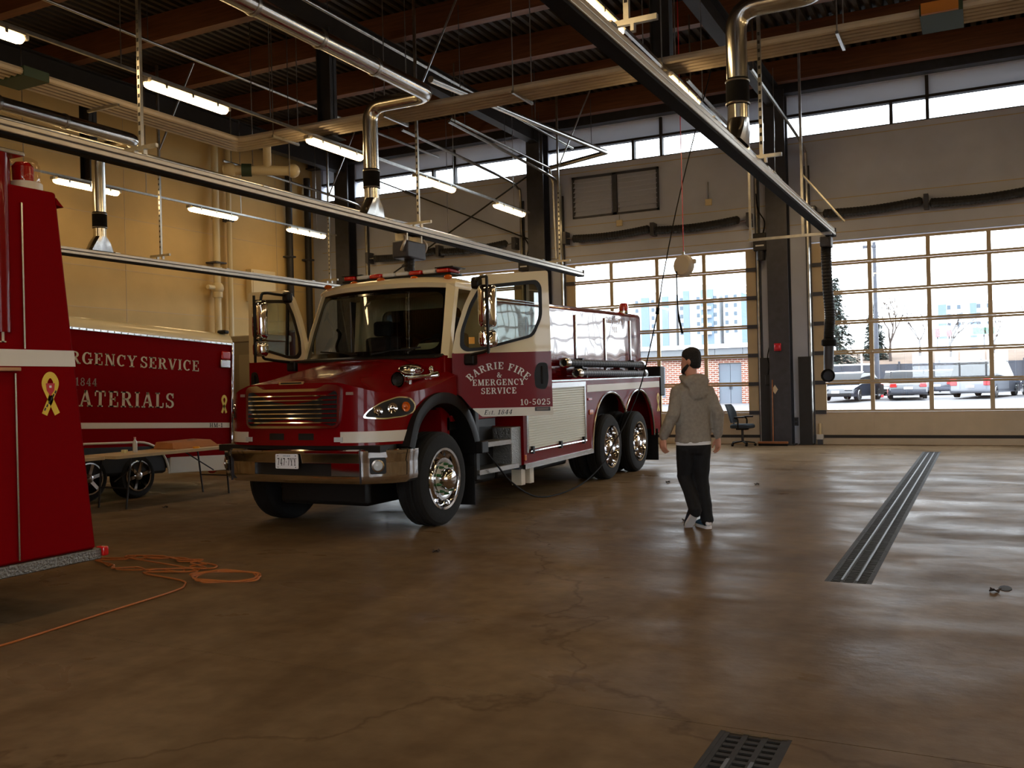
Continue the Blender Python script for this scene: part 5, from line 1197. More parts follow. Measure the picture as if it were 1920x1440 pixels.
def alloy(y, side):
    t = bpy.data.objects.new('wheel', None); COL.objects.link(t); t.parent = TL; t.location = (side * 1.18, y, .335)
    ax = (side, 0, 0)
    MB().lathe([(.23, .02), (.25, .03), (.3, .028), (.33, .0), (.34, -.03), (.34, -.19), (.32, -.22), (.23, -.22)], (0, 0, 0), ax, 28).build('tire', 'tire', t)
    MB().lathe([(.235, .025), (.225, .035), (.21, .015), (.205, -.08), (0, -.085)], (0, 0, 0), ax, 28).build('rim', 'black_gloss', t)
    mb = MB()
    for k in range(6):
        a = R(60 * k + 15); c, s_ = math.cos(a), math.sin(a); mb.bar((side * .01, .03 * c, .03 * s_), (side * .02, .215 * c, .215 * s_), .05, .03, (1, 0, 0))
    mb.lathe([(.225, .03), (.232, .04), (.212, .04), (.21, .02)], (0, 0, 0), ax, 28); mb.build('spoke', 'chrome', t)
    MB().lathe([(.06, .0), (.06, .045), (.03, .055), (0, .056)], (0, 0, 0), ax, 14).build('hub_cap', 'chrome_soft', t)
for s in (-1, 1):
    for y in (0, -.87): alloy(y, s)
MB().tube([(0, -5.2, .5), (0, -6.4, .48)], .06, 8).build('tongue', 'black_plastic', TL)
MB().cyl((0, -6.0, .0), (0, -6.0, .5), .04, n=8).build('jack_leg', 'black_plastic', TL)
fL = lambda u, v: (1.2052, u, v)
text(MB(), 'SERVICE', fL, .175, 1.2, 1.97, 'r', gap=.12, wide=1.18).build('lettering', 'letter_cream', TL, smooth=0, recalc=False)
text(MB(), 'EMERGENCY', fL, .175, -.06, 1.97, 'r', gap=.12, wide=1.18).build('lettering', 'letter_cream', TL, smooth=0, recalc=False)
text(MB(), '1844', fL, .115, -.76, 1.66, 'r', gap=.15).build('lettering', 'letter_faint', TL, smooth=0, recalc=False)
text(MB(), 'MATERIALS', fL, .235, .68, 1.365, 'r', gap=.12, wide=1.1).build('lettering', 'letter_cream', TL, smooth=0, recalc=False)
text(MB(), 'HM-1', lambda u, v: (1.2056, u, v), .07, 1.74, 1.058, 'r', gap=.16, wide=1.25).build('lettering', 'letter_dark', TL, smooth=0, recalc=False)
ribbon(TL, lambda u, v: (1.2052, 1.77 + u, v), 0, 1.3, .3)

t = thing('storage_cabinet', 'olive metal cabinet with recessed door beyond the trailer tail', 'cabinet', (-13.2, 14.4, 0))
mat('olive_metal', (128, 118, 92), .5); mat('olive_inset', (150, 140, 112), .5)
MB().box(-.75, .75, -.35, .35, 0.06, 2.55).build('case', 'olive_metal', t, bevel=.01); MB().box(-.78, .78, -.38, .38, 2.55, 2.68).build('top', 'olive_inset', t, bevel=.02)
for s in (-1, 1): MB().box(s * .36 - .3, s * .36 + .3, -.36, -.35, .2, 2.3).build('door', 'olive_inset', t, bevel=.004); MB().box(s * .1 - .015, s * .1 + .015, -.39, -.36, 1.1, 1.3).build('handle', 'chrome_soft', t, bevel=.003)
MB().box(-.73, .73, -.33, .33, 0, .06).build('plinth', 'black_plastic', t, smooth=0)

# ---- folding tables and what lies on them
def folding_table(name, label, x, y0, y1, wd, z=.74):
    t = thing('folding_table', label, 'table', (x, (y0 + y1) / 2, 0)); L = (y1 - y0) / 2
    MB().prism(rrect(-wd / 2, wd / 2, -L, L, .04, 3), lambda u, v, w_: (u, v, w_), z - .04, z).build('tabletop', 'table_top', t, smooth=0)
    for sy in (-1, 1):
        for sx in (-1, 1):
            MB().cyl((sx * (wd / 2 - .08), sy * (L - .3), z - .04), (sx * (wd / 2 - .1), sy * (L - .22), 0), .014, n=8).build('leg', 'steel_post', t)
        MB().cyl((-wd / 2 + .08, sy * (L - .25), .28), (wd / 2 - .08, sy * (L - .25), .28), .011, n=6).build('crossbar', 'steel_post', t)
        MB().cyl((0, sy * (L - .26), .36), (0, sy * (L - .85), z - .05), .01, n=6).build('brace', 'steel_post', t)
folding_table('a', 'long wooden folding table with bottle and cardboard beside red trailer', -10.72, 8.72, 11.1, .74)
folding_table('b', 'second folding table half hidden behind the pumper tail', -10.85, 6.2, 8.66, .74)
t = thing('water_bottle', 'clear plastic water bottle standing on folding table', 'bottle', (-10.78, 9.4, .74))
MB().lathe([(0, 0), (.03, 0), (.033, .02), (.031, .06), (.033, .1), (.031, .13), (.02, .165), (.013, .18), (.013, .2)], (0, 0, 0), (0, 0, 1), 16).build('bottle_body', 'bottle_clear', t); MB().lathe([(.015, .195), (.015, .215), (0, .216)], (0, 0, 0), (0, 0, 1), 12).build('cap', 'pink_cap', t)
o = MB().box(-.035, .035, -.03, .03, 0, .045).build('small_box', 'paper', bevel=.003); o.location = (-10.82, 9.25, .74); tag(o, 'tiny cream box beside the water bottle on table', 'box')
t = thing('cardboard_sheet', 'brown cardboard sheet with raised flap on folding table', 'cardboard', (-10.8, 10.35, .74))
MB().prism([(-.25, -.42), (.22, -.4), (.24, .5), (-.2, .52)], lambda u, v, w_: (u, v, w_), .0, .012).build('sheet', 'cardboard', t, smooth=0)
MB().loft([[(-.2, -.42, .012), (.2, -.42, .012), (.2, .48, .012), (-.2, .48, .012)], [(-.28, -.3, .1), (.1, -.34, .09), (.12, .4, .1), (-.26, .42, .11)]]).build('flap', 'cardboard', t, smooth=0)
MB().prism([(-.05, .08), (.02, .1), (.02, .22), (-.06, .2)], lambda u, v, w_: (u, v, .113 + w_ - u * .02), 0, .002).build('print_mark', 'letter_dark', t, smooth=0)
t = thing('tape_roll', 'small yellow tape roll on table by the cardboard', 'tape', (-10.47, 10.25, .74))
MB().lathe([(.03, 0), (.05, 0), (.05, .025), (.03, .025), (.03, 0)], (0, 0, 0), (0, 0, 1), 18).build('roll', 'sticker', t)
t = thing('dark_gloves', 'dark crumpled cloth lump on the half hidden table', 'cloth', (-10.75, 8.3, .74))
MB().sphere((0, 0, .037), .09, 12, 8, (.8, 1.1, .4)).build('cloth_lump', 'rubber', t)

# ---- orange cord
pts = [(-5.3, 2.2), (-5.5, 3.3), (-5.5, 3.8), (-5.6, 4.6), (-5.68, 5.3), (-5.78, 5.5), (-5.95, 5.62)]
for k in range(46):
    a = -1.2 + k * .36; pts.append((-6.75 + (.62 + .16 * math.sin(k * 1.7)) * math.cos(a) * (1 - k * .003), 6.05 + (.26 + .07 * math.cos(k * 2.3)) * math.sin(a) + .0 * k))
pts += [(-6.15, 5.95), (-5.98, 5.75)]
for k in range(40):
    a = math.pi + k * .5; pts.append((-5.6 + (.3 + .03 * math.sin(k * 1.3)) * math.cos(a), 5.78 + (.2 + .03 * math.cos(k * 2.1)) * math.sin(a)))
P3 = [(x, y, .009 + .0004 * i) for i, (x, y) in enumerate(pts)]
o = MB().tube(smoothpath(P3, 4), .0075, 6).build('extension_cord', 'orange_cord'); tag(o, 'thin orange extension cord lying in loose coils on the floor', 'cord')
# ---- black cable from the roof past the tanker to its cab step
cp = [(-5.36, 9.8, .82), (-5.3, 10.0, .62), (-5.3, 10.43, .34), (-5.3, 11.05, .1), (-5.3, 11.73, .03), (-5.3, 12.69, .08), (-5.3, 13.57, .3), (-5.3, 14.06, .58), (-5.3, 14.58, .85), (-5.3, 15.29, 1.35), (-5.3, 15.75, 1.81), (-5.3, 16.42, 2.7), (-5.3, 16.71, 3.16), (-5.28, 16.9, 3.6), (-5.05, 17.35, 5.2), (-4.42, 17.9, 8.01)]
t = thing('drop_cable', 'thin black cable hanging from roof to tanker cab step', 'cable', (-5.3, 11.7, 0)); o = Vector((-5.3, 11.7, 0))
MB().tube(smoothpath([Vector(p) - o for p in cp], 5), .011, 6).build('cable', 'rubber', t)
MB().cyl(Vector((-5.3, 16.5, 2.82)) - o, Vector((-5.3, 16.55, 2.92)) - o, .035, n=8).build('connector', 'rubber', t)
MB().box(-.09, 0, -2.02, -1.86, .76, .9).build('plug', 'black_plastic', t, bevel=.01)
t = thing('cord_reel', 'cream cord reel hanging from roof in front of bay windows', 'cord reel', (-4.63, 16.0, 3.6))
MB().lathe([(0, -.075), (.16, -.075), (.19, -.05), (.19, .05), (.16, .075), (0, .075)], (0, 0, 0), (.35, .94, 0), 24).build('reel_case', 'reel_body', t)
MB().box(.1, .22, -.05, .05, .02, .1).build('cord_guide', 'reel_body', t, bevel=.02)
MB().bar((0, 0, .16), (0, 0, .24), .06, .03).build('bracket', 'galv', t, smooth=0)
MB().cyl((0, 0, .2), (0, 0, 4.9), .008, n=5).build('hanger_cord', 'alarm_red', t)
MB().tube(smoothpath([(-.12, -.05, -.1), (-.12, -.05, -.5), (-.1, -.05, -.9), (-.04, -.05, -1.2)], 5), [.012] * 10 + [.02] * 6, 6).build('cord', 'rubber', t)

# ---- office chair
t = thing('office_chair', 'dark swivel office chair with armrests beside the steel column', 'chair', (-5.1, 22.2, 0), R(-8))
for k in range(5):
    a = R(72 * k + 20); e = Vector((.29 * math.cos(a), .29 * math.sin(a), 0))
    lg = MB().bar(Vector((0, 0, .11)), e + Vector((0, 0, .075)), .045, .03).build('base_leg', 'black_plastic', t, bevel=.008)
    MB().cyl(e + Vector((-.02, 0, .03)), e + Vector((.02, 0, .03)), .03, n=12).build('caster', 'rubber', lg)
MB().cyl((0, 0, .09), (0, 0, .4), .03, n=12).build('gas_column', 'steel_post', t); MB().box(-.12, .12, -.1, .1, .38, .42).build('mechanism', 'black_plastic', t, smooth=0)
mat('chair_cloth', (44, 56, 68), .9, var=.1, scale=30)
mb = MB()
mb.loft([[(u * k, v * k, z) for u, v in rrect(-.24, .25, -.25, .25, .1, 4)] for k, z in ((.9, .42), (1, .44), (1, .49), (.88, .52))]); mb.build('seat', 'chair_cloth', t)
rings = []
for z, wd, off in ((.55, .2, -.24), (.66, .24, -.26), (.8, .25, -.29), (.92, .23, -.34), (.99, .17, -.38)):
    rings.append([(off + .035 * math.sin(a) - .05 * (abs(math.cos(a)) ** 2) * -1, wd * math.cos(a), z) for a in [2 * math.pi * k / 16 for k in range(16)]])
MB().loft(rings).build('backrest', 'chair_cloth', t); MB().bar((-.1, 0, .4), (-.27, 0, .62), .06, .02).build('back_bracket', 'black_plastic', t, smooth=0)
for s in (-1, 1): MB().tube(smoothpath([(-.02, s * .22, .43), (0, s * .29, .5), (.0, s * .29, .64), (-.08, s * .29, .68), (.16, s * .29, .69)], 4), .02, 8).build('armrest', 'black_plastic', t)
# ---- push broom
t = thing('push_broom', 'push broom with wooden handle leaning on dark steel column', 'broom', (-4.42, 22.28, 0))
MB().cyl((0.02, -.02, .07), (0.0, .16, 1.55), .014, n=8).build('handle', 'wood_handle', t); MB().box(-.33, .36, -.04, .04, .05, .1).build('head', 'wood_handle', t, bevel=.008); MB().box(-.32, .35, -.045, .045, 0, .05).build('bristles', 'rubber', t, smooth=0)
# ---- dry leaves
for k, (x, y) in enumerate(((-4.63, 7.5), (-10.0, 9.2), (-4.36, 13.9), (-3.0, 13.9), (.05, 7.45), (-2.98, 10.1))):
    rr = random.random() * 6; mb = MB(); n = 9; q = []
    for j in range(n):
        a = 2 * math.pi * j / n; r_ = .035 * (1 + .45 * (j % 2)); q.append((r_ * math.cos(a), r_ * math.sin(a) * .8, .004 + .014 * (j % 3)))
    mb.add([(0, 0, .012)] + q, [(0, j + 1, (j + 1) % n + 1) for j in range(n)]); mb.add([(p[0], p[1], p[2] - .002) for p in [(0, 0, .012)] + q], [(0, (j + 1) % n + 1, j + 1) for j in range(n)])
    o = mb.build('dry_leaf', 'bark', smooth=0, recalc=False); o.location = (x, y, 0); o.rotation_euler = (0, 0, rr)
    tag(o, 'small curled dry leaf lying on the concrete floor', 'leaf', 'dry leaves on the floor')
o = MB().lathe([(0, .004), (.07, .004), (.075, 0)], (0, 0, 0), (0, 0, 1), 9).build('oil_puddle', 'cast_iron'); o.location = (.12, 7.6, .0); o.scale = (.6, 1.4, 1); tag(o, 'dark grime patch on pale floor right of drain', 'stain')

# ================================================================ PERSON walking away
PE = thing('person', 'person in grey hoodie and black trousers walking away', 'person', (-2.74, 9.66, 0), R(44)); PE.scale = (1.04, 1.04, 1.04)
def ring_e(c, rx, ry, n=20, tilt=0): return [(c[0] + rx * math.cos(2 * math.pi * k / n), c[1] + ry * math.sin(2 * math.pi * k / n), c[2] + tilt * math.sin(2 * math.pi * k / n)) for k in range(n)]
def capsule(mb, pts, rs, n=14):
    P = [Vector(p) for p in pts]; d0 = (P[0] - P[1]).normalized(); d1 = (P[-1] - P[-2]).normalized()
    mb.tube([P[0] + d0 * rs[0] * .8] + P + [P[-1] + d1 * rs[-1] * .8], [rs[0] * .35] + list(rs) + [rs[-1] * .35], n)
def remesh(o, vox, sm=4):
    m = o.modifiers.new('remesh', 'REMESH'); m.mode = 'VOXEL'; m.voxel_size = vox; m.use_smooth_shade = True
    s = o.modifiers.new('smooth', 'SMOOTH'); s.iterations = sm; s.factor = .5
HEADR = Matrix.Translation((0, .01, 1.7)) @ Matrix.Rotation(R(38), 4, 'Z')
LA = [(-.168, 0, 1.40), (-.25, -.05, 1.16), (-.31, .05, .93)]; RA = [(.168, 0, 1.40), (.235, -.09, 1.16), (.26, -.04, .92)]
LL = [(-.085, .0, .9), (-.06, .1, .53), (-.05, -.1, .2)]; RL = [(.085, .0, .9), (.085, .0, .5), (.1, -.06, .09)]
def hand(mb, w_, s, yaw):
    w_ = Vector(w_); Mx = Matrix.Translation(w_) @ Matrix.Rotation(yaw, 4, 'Z'); h = MB(Mx)
    h.loft([[(s * .0 + rx * math.cos(a), ry * math.sin(a), z) for a in [2 * math.pi * k / 12 for k in range(12)]] for z, rx, ry in ((.03, .02, .026), (0, .019, .027), (-.04, .018, .04), (-.085, .016, .042), (-.1, .012, .036))])
    for k, (y, L) in enumerate(((.033, .066), (.012, .078), (-.011, .072), (-.032, .055))):
        c = -s * 1.0
        p = [(0, y, -.09), (c * .006, y, -.09 - L * .45), (c * .025, y, -.09 - L * .8), (c * .045, y, -.09 - L * .95)]
        h.tube(p, [.0095, .009, .0085, .007], 8)
    h.tube([(0, .03, -.03), (-s * .012, .055, -.06), (-s * .02, .062, -.1), (-s * .025, .058, -.12)], [.013, .012, .01, .008], 8)
    mb.v, mb.f, o_ = mb.v + h.v, mb.f + [tuple(i + len(mb.v) for i in f) for f in h.f], 0
b = MB()
b.loft([ring_e((0, 0, z), rx, ry) for z, rx, ry in ((.84, .12, .09), (.95, .15, .11), (1.15, .14, .1), (1.35, .17, .105), (1.44, .16, .09), (1.5, .08, .07))])
capsule(b, [(0, -.005, 1.45), (0, .01, 1.62)], [.06, .058])
for A in (LA, RA): capsule(b, A, [.055, .042, .03])
for A in (LL, RL): capsule(b, A, [.075, .055, .04])
hd = MB(HEADR)
hd.loft([ring_e((0, cy, z), rx, ry, 22) for z, cy, rx, ry in ((-.125, .045, .03, .035), (-.11, .04, .05, .062), (-.07, .025, .062, .08), (-.02, .01, .07, .09), (.03, .0, .075, .096), (.08, -.005, .07, .09), (.115, -.008, .045, .06), (.128, -.008, .015, .02))])
hd.loft([[(x * k, .085 + y, z) for x, y, z in ((-.012, 0, .02), (.012, 0, .02), (.017, .03, -.035), (-.017, .03, -.035))] for k in (1,)] + [[(0.002 * q, .1, .0 + .002 * q) for q in range(4)]], caps=True)
for s in (-1, 1): hd.sphere((s * .076, -.012, -.005), .028, 10, 8, (.45, .8, 1.2))
hd.tube([(-.022, .093, -.062), (.022, .093, -.062)], .008, 8)
b.v, b.f = b.v + hd.v, b.f + [tuple(i + len(b.v) for i in f) for f in hd.f]
hand(b, LA[2], -1, R(20)); hand(b, RA[2], 1, R(10))
body = b.build('body', 'skin', PE); remesh(body, .007, 2)
for s in (-1, 1): MB(HEADR).sphere((s * .03, .078, .012), .012, 10, 8).build('eye', 'shirt_white', body)
hr = MB(HEADR)
hr.loft([ring_e((0, cy, z), rx, ry, 24) for z, cy, rx, ry in ((-.075, -.055, .045, .035), (-.05, -.04, .066, .062), (-.01, -.026, .078, .08), (.02, -.018, .083, .092), (.06, -.006, .084, .102), (.1, -.006, .074, .094), (.13, -.008, .05, .065), (.146, -.008, .018, .022))])
o = hr.build('hair', 'hair', PE); remesh(o, .008, 3)
br = MB(HEADR); br.tube([(-.062, .0, -.035), (-.055, .04, -.075), (-.03, .07, -.1), (0, .082, -.105), (.03, .07, -.1), (.055, .04, -.075), (.062, .0, -.035)], [.014, .022, .026, .03, .026, .022, .014], 10); br.build('beard', 'hair', PE)
h = MB()
h.loft([ring_e((0, 0, z), rx, ry, 24) for z, rx, ry in ((.865, .178, .125), (.885, .196, .142), (.93, .192, .138), (1.05, .192, .137), (1.2, .192, .138), (1.32, .196, .14), (1.39, .188, .132), (1.45, .15, .115), (1.51, .105, .1), (1.555, .08, .088))])
for A in (LA, RA):
    p = [Vector(q) for q in A]; capsule(h, [p[0], p[0].lerp(p[1], .5), p[1], p[1].lerp(p[2], .5), p[2] + Vector((0, 0, .03)), p[2]], [.074, .07, .064, .06, .054, .042])
h.sphere((0, -.095, 1.49), .14, 16, 10, (1.05, .55, .6)); h.sphere((0, -.125, 1.40), .11, 14, 8, (1.0, .42, .95))
h.tube([(.11 * math.cos(a), -.01 + .1 * math.sin(a), 1.525 + .02 * math.sin(a)) for a in [2 * math.pi * k / 18 for k in range(18)]], .032, 8, closed=True)
o = h.build('hoodie', 'hoodie', PE); remesh(o, .011, 3)
tx = bpy.data.textures.new('folds', 'CLOUDS'); tx.noise_scale = .11
dm = o.modifiers.new('folds', 'DISPLACE'); dm.texture = tx; dm.strength = .03; dm.mid_level = .5
o = MB().loft([ring_e((0, 0, z), .19, .138, 24) for z in (.852, .885)], caps=False).build('shirt_hem', 'shirt_white', PE)
tr = MB()
tr.loft([ring_e((0, -.005, z), rx, ry, 22) for z, rx, ry in ((.76, .12, .1), (.82, .165, .13), (.9, .172, .13), (.97, .165, .125))])
for A, f in ((LL, .8), (RL, 1)):
    p = [Vector(q) for q in A]; e = p[2] + (p[2] - p[1]).normalized() * .02
    capsule(tr, [p[0] + Vector((0, 0, -.06)), p[0].lerp(p[1], .5), p[1], p[1].lerp(p[2], .5), e], [.102, .092, .074, .068, .066])
o = tr.build('trousers', 'trousers', PE); remesh(o, .011, 3)
dm = o.modifiers.new('folds', 'DISPLACE'); dm.texture = tx; dm.strength = .015
def shoe(M4, name):
    t = bpy.data.objects.new('shoe', None); COL.objects.link(t); t.parent = PE
    def rg(y, hw, z0, z1): return [(hw * math.cos(a), y, (z0 + z1) / 2 + (z1 - z0) / 2 * math.sin(a)) for a in [2 * math.pi * k / 14 for k in range(14)]]
    MB(M4).loft([rg(-.095, .02, .03, .07), rg(-.08, .034, .02, .1), rg(-.03, .04, .02, .12), rg(.04, .042, .02, .1), rg(.11, .046, .02, .075), rg(.165, .04, .02, .055), rg(.19, .015, .025, .04)]).build('upper', 'shoe_blue' if name == 'r' else 'shoe_dark', t)
    MB(M4).prism(roundpoly([(-.036, -.1), (.036, -.1), (.043, .03), (.05, .11), (.03, .195), (-.03, .195), (-.05, .11), (-.043, .03)], .03, 3), lambda u, v, w_: (u, v, w_), 0, .028).build('sole', 'shoe_white', t)
    MB(M4).sphere((0, -.085, .06), .035, 10, 8, (1, .5, 1)).build('heel_tab', 'shoe_white', t)
shoe(Matrix.Translation((.1, -.02, 0)) @ Matrix.Rotation(R(-4), 4, 'Z'), 'r')
shoe(Matrix.Translation((-.05, -.06, .115)) @ Matrix.Rotation(R(-46), 4, 'X'), 'l')

# ================================================================ OUTSIDE
mb = MB(); prof = [(Y1 + .28, -.03), (27, -.05), (48, .3), (56, .45), (80, .55), (400, .0)]
mb.loft([[(-260, y, z), (260, y, z)] for y, z in prof], caps=False, closed=False)
mb.add([(-260, -300, -.05), (260, -300, -.05), (260, -8.28, -.03), (-260, -8.28, -.03)], [(0, 1, 2, 3)])
struct(mb.build('ground', 'asphalt', recalc=False))
def brick_mat():
    m = MATS['brick']; nt = m.node_tree; b = nt.nodes['Principled BSDF']
    tc = nt.nodes.new('ShaderNodeTexCoord'); mp = nt.nodes.new('ShaderNodeMapping'); mp.inputs['Rotation'].default_value = (R(90), 0, 0)
    bt = nt.nodes.new('ShaderNodeTexBrick'); bt.inputs['Scale'].default_value = 1.0; bt.inputs['Brick Width'].default_value = .3; bt.inputs['Row Height'].default_value = .11; bt.inputs['Mortar Size'].default_value = .014
    bt.inputs['Color1'].default_value = (*lin((140, 84, 64)), 1); bt.inputs['Color2'].default_value = (*lin((118, 66, 52)), 1); bt.inputs['Mortar'].default_value = (*lin((196, 184, 172)), 1)
    nt.links.new(tc.outputs['Object'], mp.inputs[0]); nt.links.new(mp.outputs[0], bt.inputs[0]); nt.links.new(bt.outputs[0], b.inputs['Base Color'])
brick_mat()
t = thing('brick_building', 'low brick building with grey fascia and grey double door', 'building', (-19.0, 50, .1))
DX = -12.08 + 19.0
for x0, x1, z0, z1 in rects_with_holes(-10, 10.5, 0, 2.7, [(DX - .62, DX + .62, 0, 2.42), (DX - 5.0, DX - 3.6, .6, 2.3)]): MB().box(x0, x1, 0, .3, z0, z1).build('brick_wall', 'brick', t, smooth=0)
MB().box(-10, 10.5, .3, 12, 0, 2.9).build('core', 'mortar', t, smooth=0)
for k in range(14): MB().box(-10.3 + k * 1.5, -10.3 + k * 1.5 + 1.48, -.25, .2, 2.65, 3.22).build('fascia_panel', 'fascia', t, smooth=0)
MB().box(-10.4, 10.8, -.35, 12, 3.22, 3.45).build('roof', 'roof_white', t, smooth=0)
for s in (-1, 1):
    d = MB().box(DX + s * .31 - .3, DX + s * .31 + .3, .1, .16, .03, 2.38).build('door_leaf', 'grey_door', t, smooth=0); MB().box(DX + s * .05 - .02, DX + s * .05 + .02, .04, .1, 1.0, 1.25).build('door_handle', 'steel_dark', d, smooth=0)
MB().box(DX - .66, DX + .66, -.6, .0, -.1, .02).build('door_step', 'snow', t, smooth=0); MB().box(DX - 5.0, DX - 3.6, .1, .16, .6, 2.3).build('window_pane', 'grey_door', t, smooth=0)
# towers
def tower(cx, wd, h, label, stripes, Y=330):
    t = thing('apartment_tower', label, 'building', (cx, Y, 0))
    MB().box(-wd / 2, wd / 2, 0, 12, 0, h).build('wall', 'tower_white', t, smooth=0); MB().box(-wd * .3, wd * .3, 2, 9, h, h + 1.5).build('plant_room', 'tower_white', t, smooth=0)
    for a, b_ in stripes: MB().box(-wd / 2 + a, -wd / 2 + b_, -.5, .1, 0, h - .5).build('blue_bay', 'tower_blue', t, smooth=0)
    me = MB().box(-.55, .55, -.15, .1, -.7, .7).mesh('window', 0); ba = MB().box(-1.6, 1.6, -1.6, 0, 0, 1.0).mesh('balcony', 0)
    x = 1.2
    while x < wd - 1:
        if not any(a - .6 < x < b_ + .6 for a, b_ in stripes):
            for k in range(6, int(h / 3)): place('window', me, 'tower_window', t, loc=(-wd / 2 + x, 0, k * 3 + 1.4))
        x += 3.1
    for a, b_ in stripes:
        if b_ - a > 4:
            for k in range(6, int(h / 3)): place('balcony', ba, 'tower_white', t, loc=(-wd / 2 + (a + b_) / 2, -.5, k * 3 + .3))
tower(-107, 16, 33.5, 'white apartment tower with two blue bays beside the tanker beacon', [(3, 6), (11, 13.4)])
tower(-90.5, 15, 35, 'tall white apartment tower with wide blue balcony bay', [(2, 4.2), (8.5, 13)])
tower(-76.5, 10, 33.5, 'narrow white apartment tower with one blue stripe', [(6.5, 8.6)])
tower(-68, 6, 31, 'slim white apartment tower with blue edge behind brick building', [(3.5, 5)])
tower(-6, 22, 27, 'pale distant apartment block beyond the parking lot trees', [(4, 6.5), (14, 16)], 360)
tower(34, 18, 24, 'wide low apartment block far beyond the parked pickup', [(5, 8)], 350)
# bank, retaining wall
o = struct(MB().loft([[(-14, 76, .5), (60, 76, .5)], [(-14, 80, 2.6), (60, 80, 2.6)], [(-14, 92, 3.9), (60, 92, 4.2)], [(-14, 120, 4.0), (60, 120, 4.4)]], caps=False, closed=False).build('embankment', 'bank', recalc=False))
t = thing('lot_fence', 'dark board fence behind the parked cars', 'fence', (-12, 66, .5))
me = MB().box(0, 1.18, 0, .06, .1, 1.9).mesh('board', 0); mp_ = MB().box(-.06, .06, -.06, .12, 0, 2.05).mesh('post', 0)
for k in range(40): place('board', me, 'wall_dark', t, loc=(k * 1.2, 0, 0)); 
for k in range(0, 41, 2): place('post', mp_, 'wall_dark', t, loc=(k * 1.2, 0, 0))
# cars
def car(label, x, y, rz, kind, m, z=.44):
    t = thing('parked_car', label, 'car', (x, y, z), R(rz)); big = kind in ('suv', 'pickup')
    L, W, H = (5.2, 1.95, 1.85) if big else (4.5, 1.78, 1.45)
    hl = L / 2; bh = .95 if big else .8
    low = roundpoly([(-hl, .3), (-hl + .05, bh - .12), (-hl + .2, bh), (hl - 1.2, bh + .06), (hl - .1, bh - .18), (hl, .35), (hl - .1, .22), (-hl + .1, .22)], .12, 3)
    f = lambda u, v, w_: (w_, u, v)
    n = len(low); rings = []
    for w_, k in ((-W / 2, .97), (-W / 2 + .08, 1), (W / 2 - .08, 1), (W / 2, .97)): rings.append([(w_, u * k, .22 + (v - .22) * k) for u, v in low])
    MB().loft(rings).build('body', m, t, smooth=40)
    if kind == 'suv': top = [(-hl + .1, bh), (-hl + .3, H - .03), (.9, H), (1.6, bh + .05)]
    elif kind == 'pickup': top = [(-.2, bh), (-.1, H - .02), (.95, H), (1.6, bh + .05)]
    else: top = [(-hl + .35, bh - .02), (-hl + 1.1, H - .03), (.4, H), (1.3, bh + .02)]
    tp = roundpoly(top, .15, 3)
    MB().loft([[(w_ * (1 - .16 * max(0, (v - bh)) / (H - bh)), u, v) for u, v in tp] for w_ in (-W / 2 + .05, W / 2 - .05)]).build('greenhouse', 'car_glass', t, smooth=40)
    rf = [p for p in tp if p[1] > H - .1]
    MB().loft([[(w_, u, v + .012) for u, v in rf] + [(w_, u, v - .03) for u, v in rf[::-1]] for w_ in (-W / 2 * .84, W / 2 * .84)]).build('roof', m, t, smooth=40)
    for s in (-1, 1):
        for yy in (-hl + .85, hl - .9):
            wh = MB().lathe([(.2, .0), (.33, .0), (.34, -.03), (.34, -.2)], (s * W / 2, yy, .34), (s, 0, 0), 18).build('wheel', 'tire', t); MB().lathe([(.2, .0), (.19, .01), (0, .02)], (s * W / 2, yy, .34), (s, 0, 0), 14).build('hub_cap', 'chrome_soft', wh)
        MB().box(s * (W / 2 - .25) - .2, s * (W / 2 - .25) + .2, hl - .12, hl - .01, .55, .72).build('headlamp', 'clear_lens', t, bevel=.03)
        MB().box(s * (W / 2 - .2) - .16, s * (W / 2 - .2) + .16, -hl - .01, -hl + .1, .6, .8 if not big else 1.0).build('tail_lamp', 'red_lens', t, bevel=.03)
    MB().box(-.2, .2, hl - .03, hl + .01, .4, .52).box(-.2, .2, -hl - .01, -hl + .03, .5, .62).build('number_plate', 'plate_white', t, smooth=0)
    MB().box(-W / 2 + .1, W / 2 - .1, hl - .1, hl + .02, .25, .4).build('bumper', 'black_plastic', t, bevel=.03)
mat('car_white', (210, 212, 216), .2, coat=1)
car('dark hatchback facing the bay doors in the snowy lot', -6.0, 51.0, 166, 'sedan', 'car_dark', .4)
car('white sedan parked between pine and light pole', -4.4, 60.5, 180, 'sedan', 'car_white', .46)
car('dark sedan showing tail lamps next to the light pole', -3.5, 52.5, 6, 'sedan', 'car_dark', .42)
car('navy sedan with red tail lamps beside the silver pickup', -2.1, 59.5, -4, 'sedan', 'car_navy', .46)
car('silver covered pickup parked across the lot', .2, 53.6, -16, 'suv', 'car_silver', .43)
car('dark blue sedan parked right of the silver pickup', 3.0, 54.5, 8, 'sedan', 'car_navy', .44)
car('black sedan at the far end of the row of cars', 6.0, 55.5, 4, 'sedan', 'car_dark', .45)
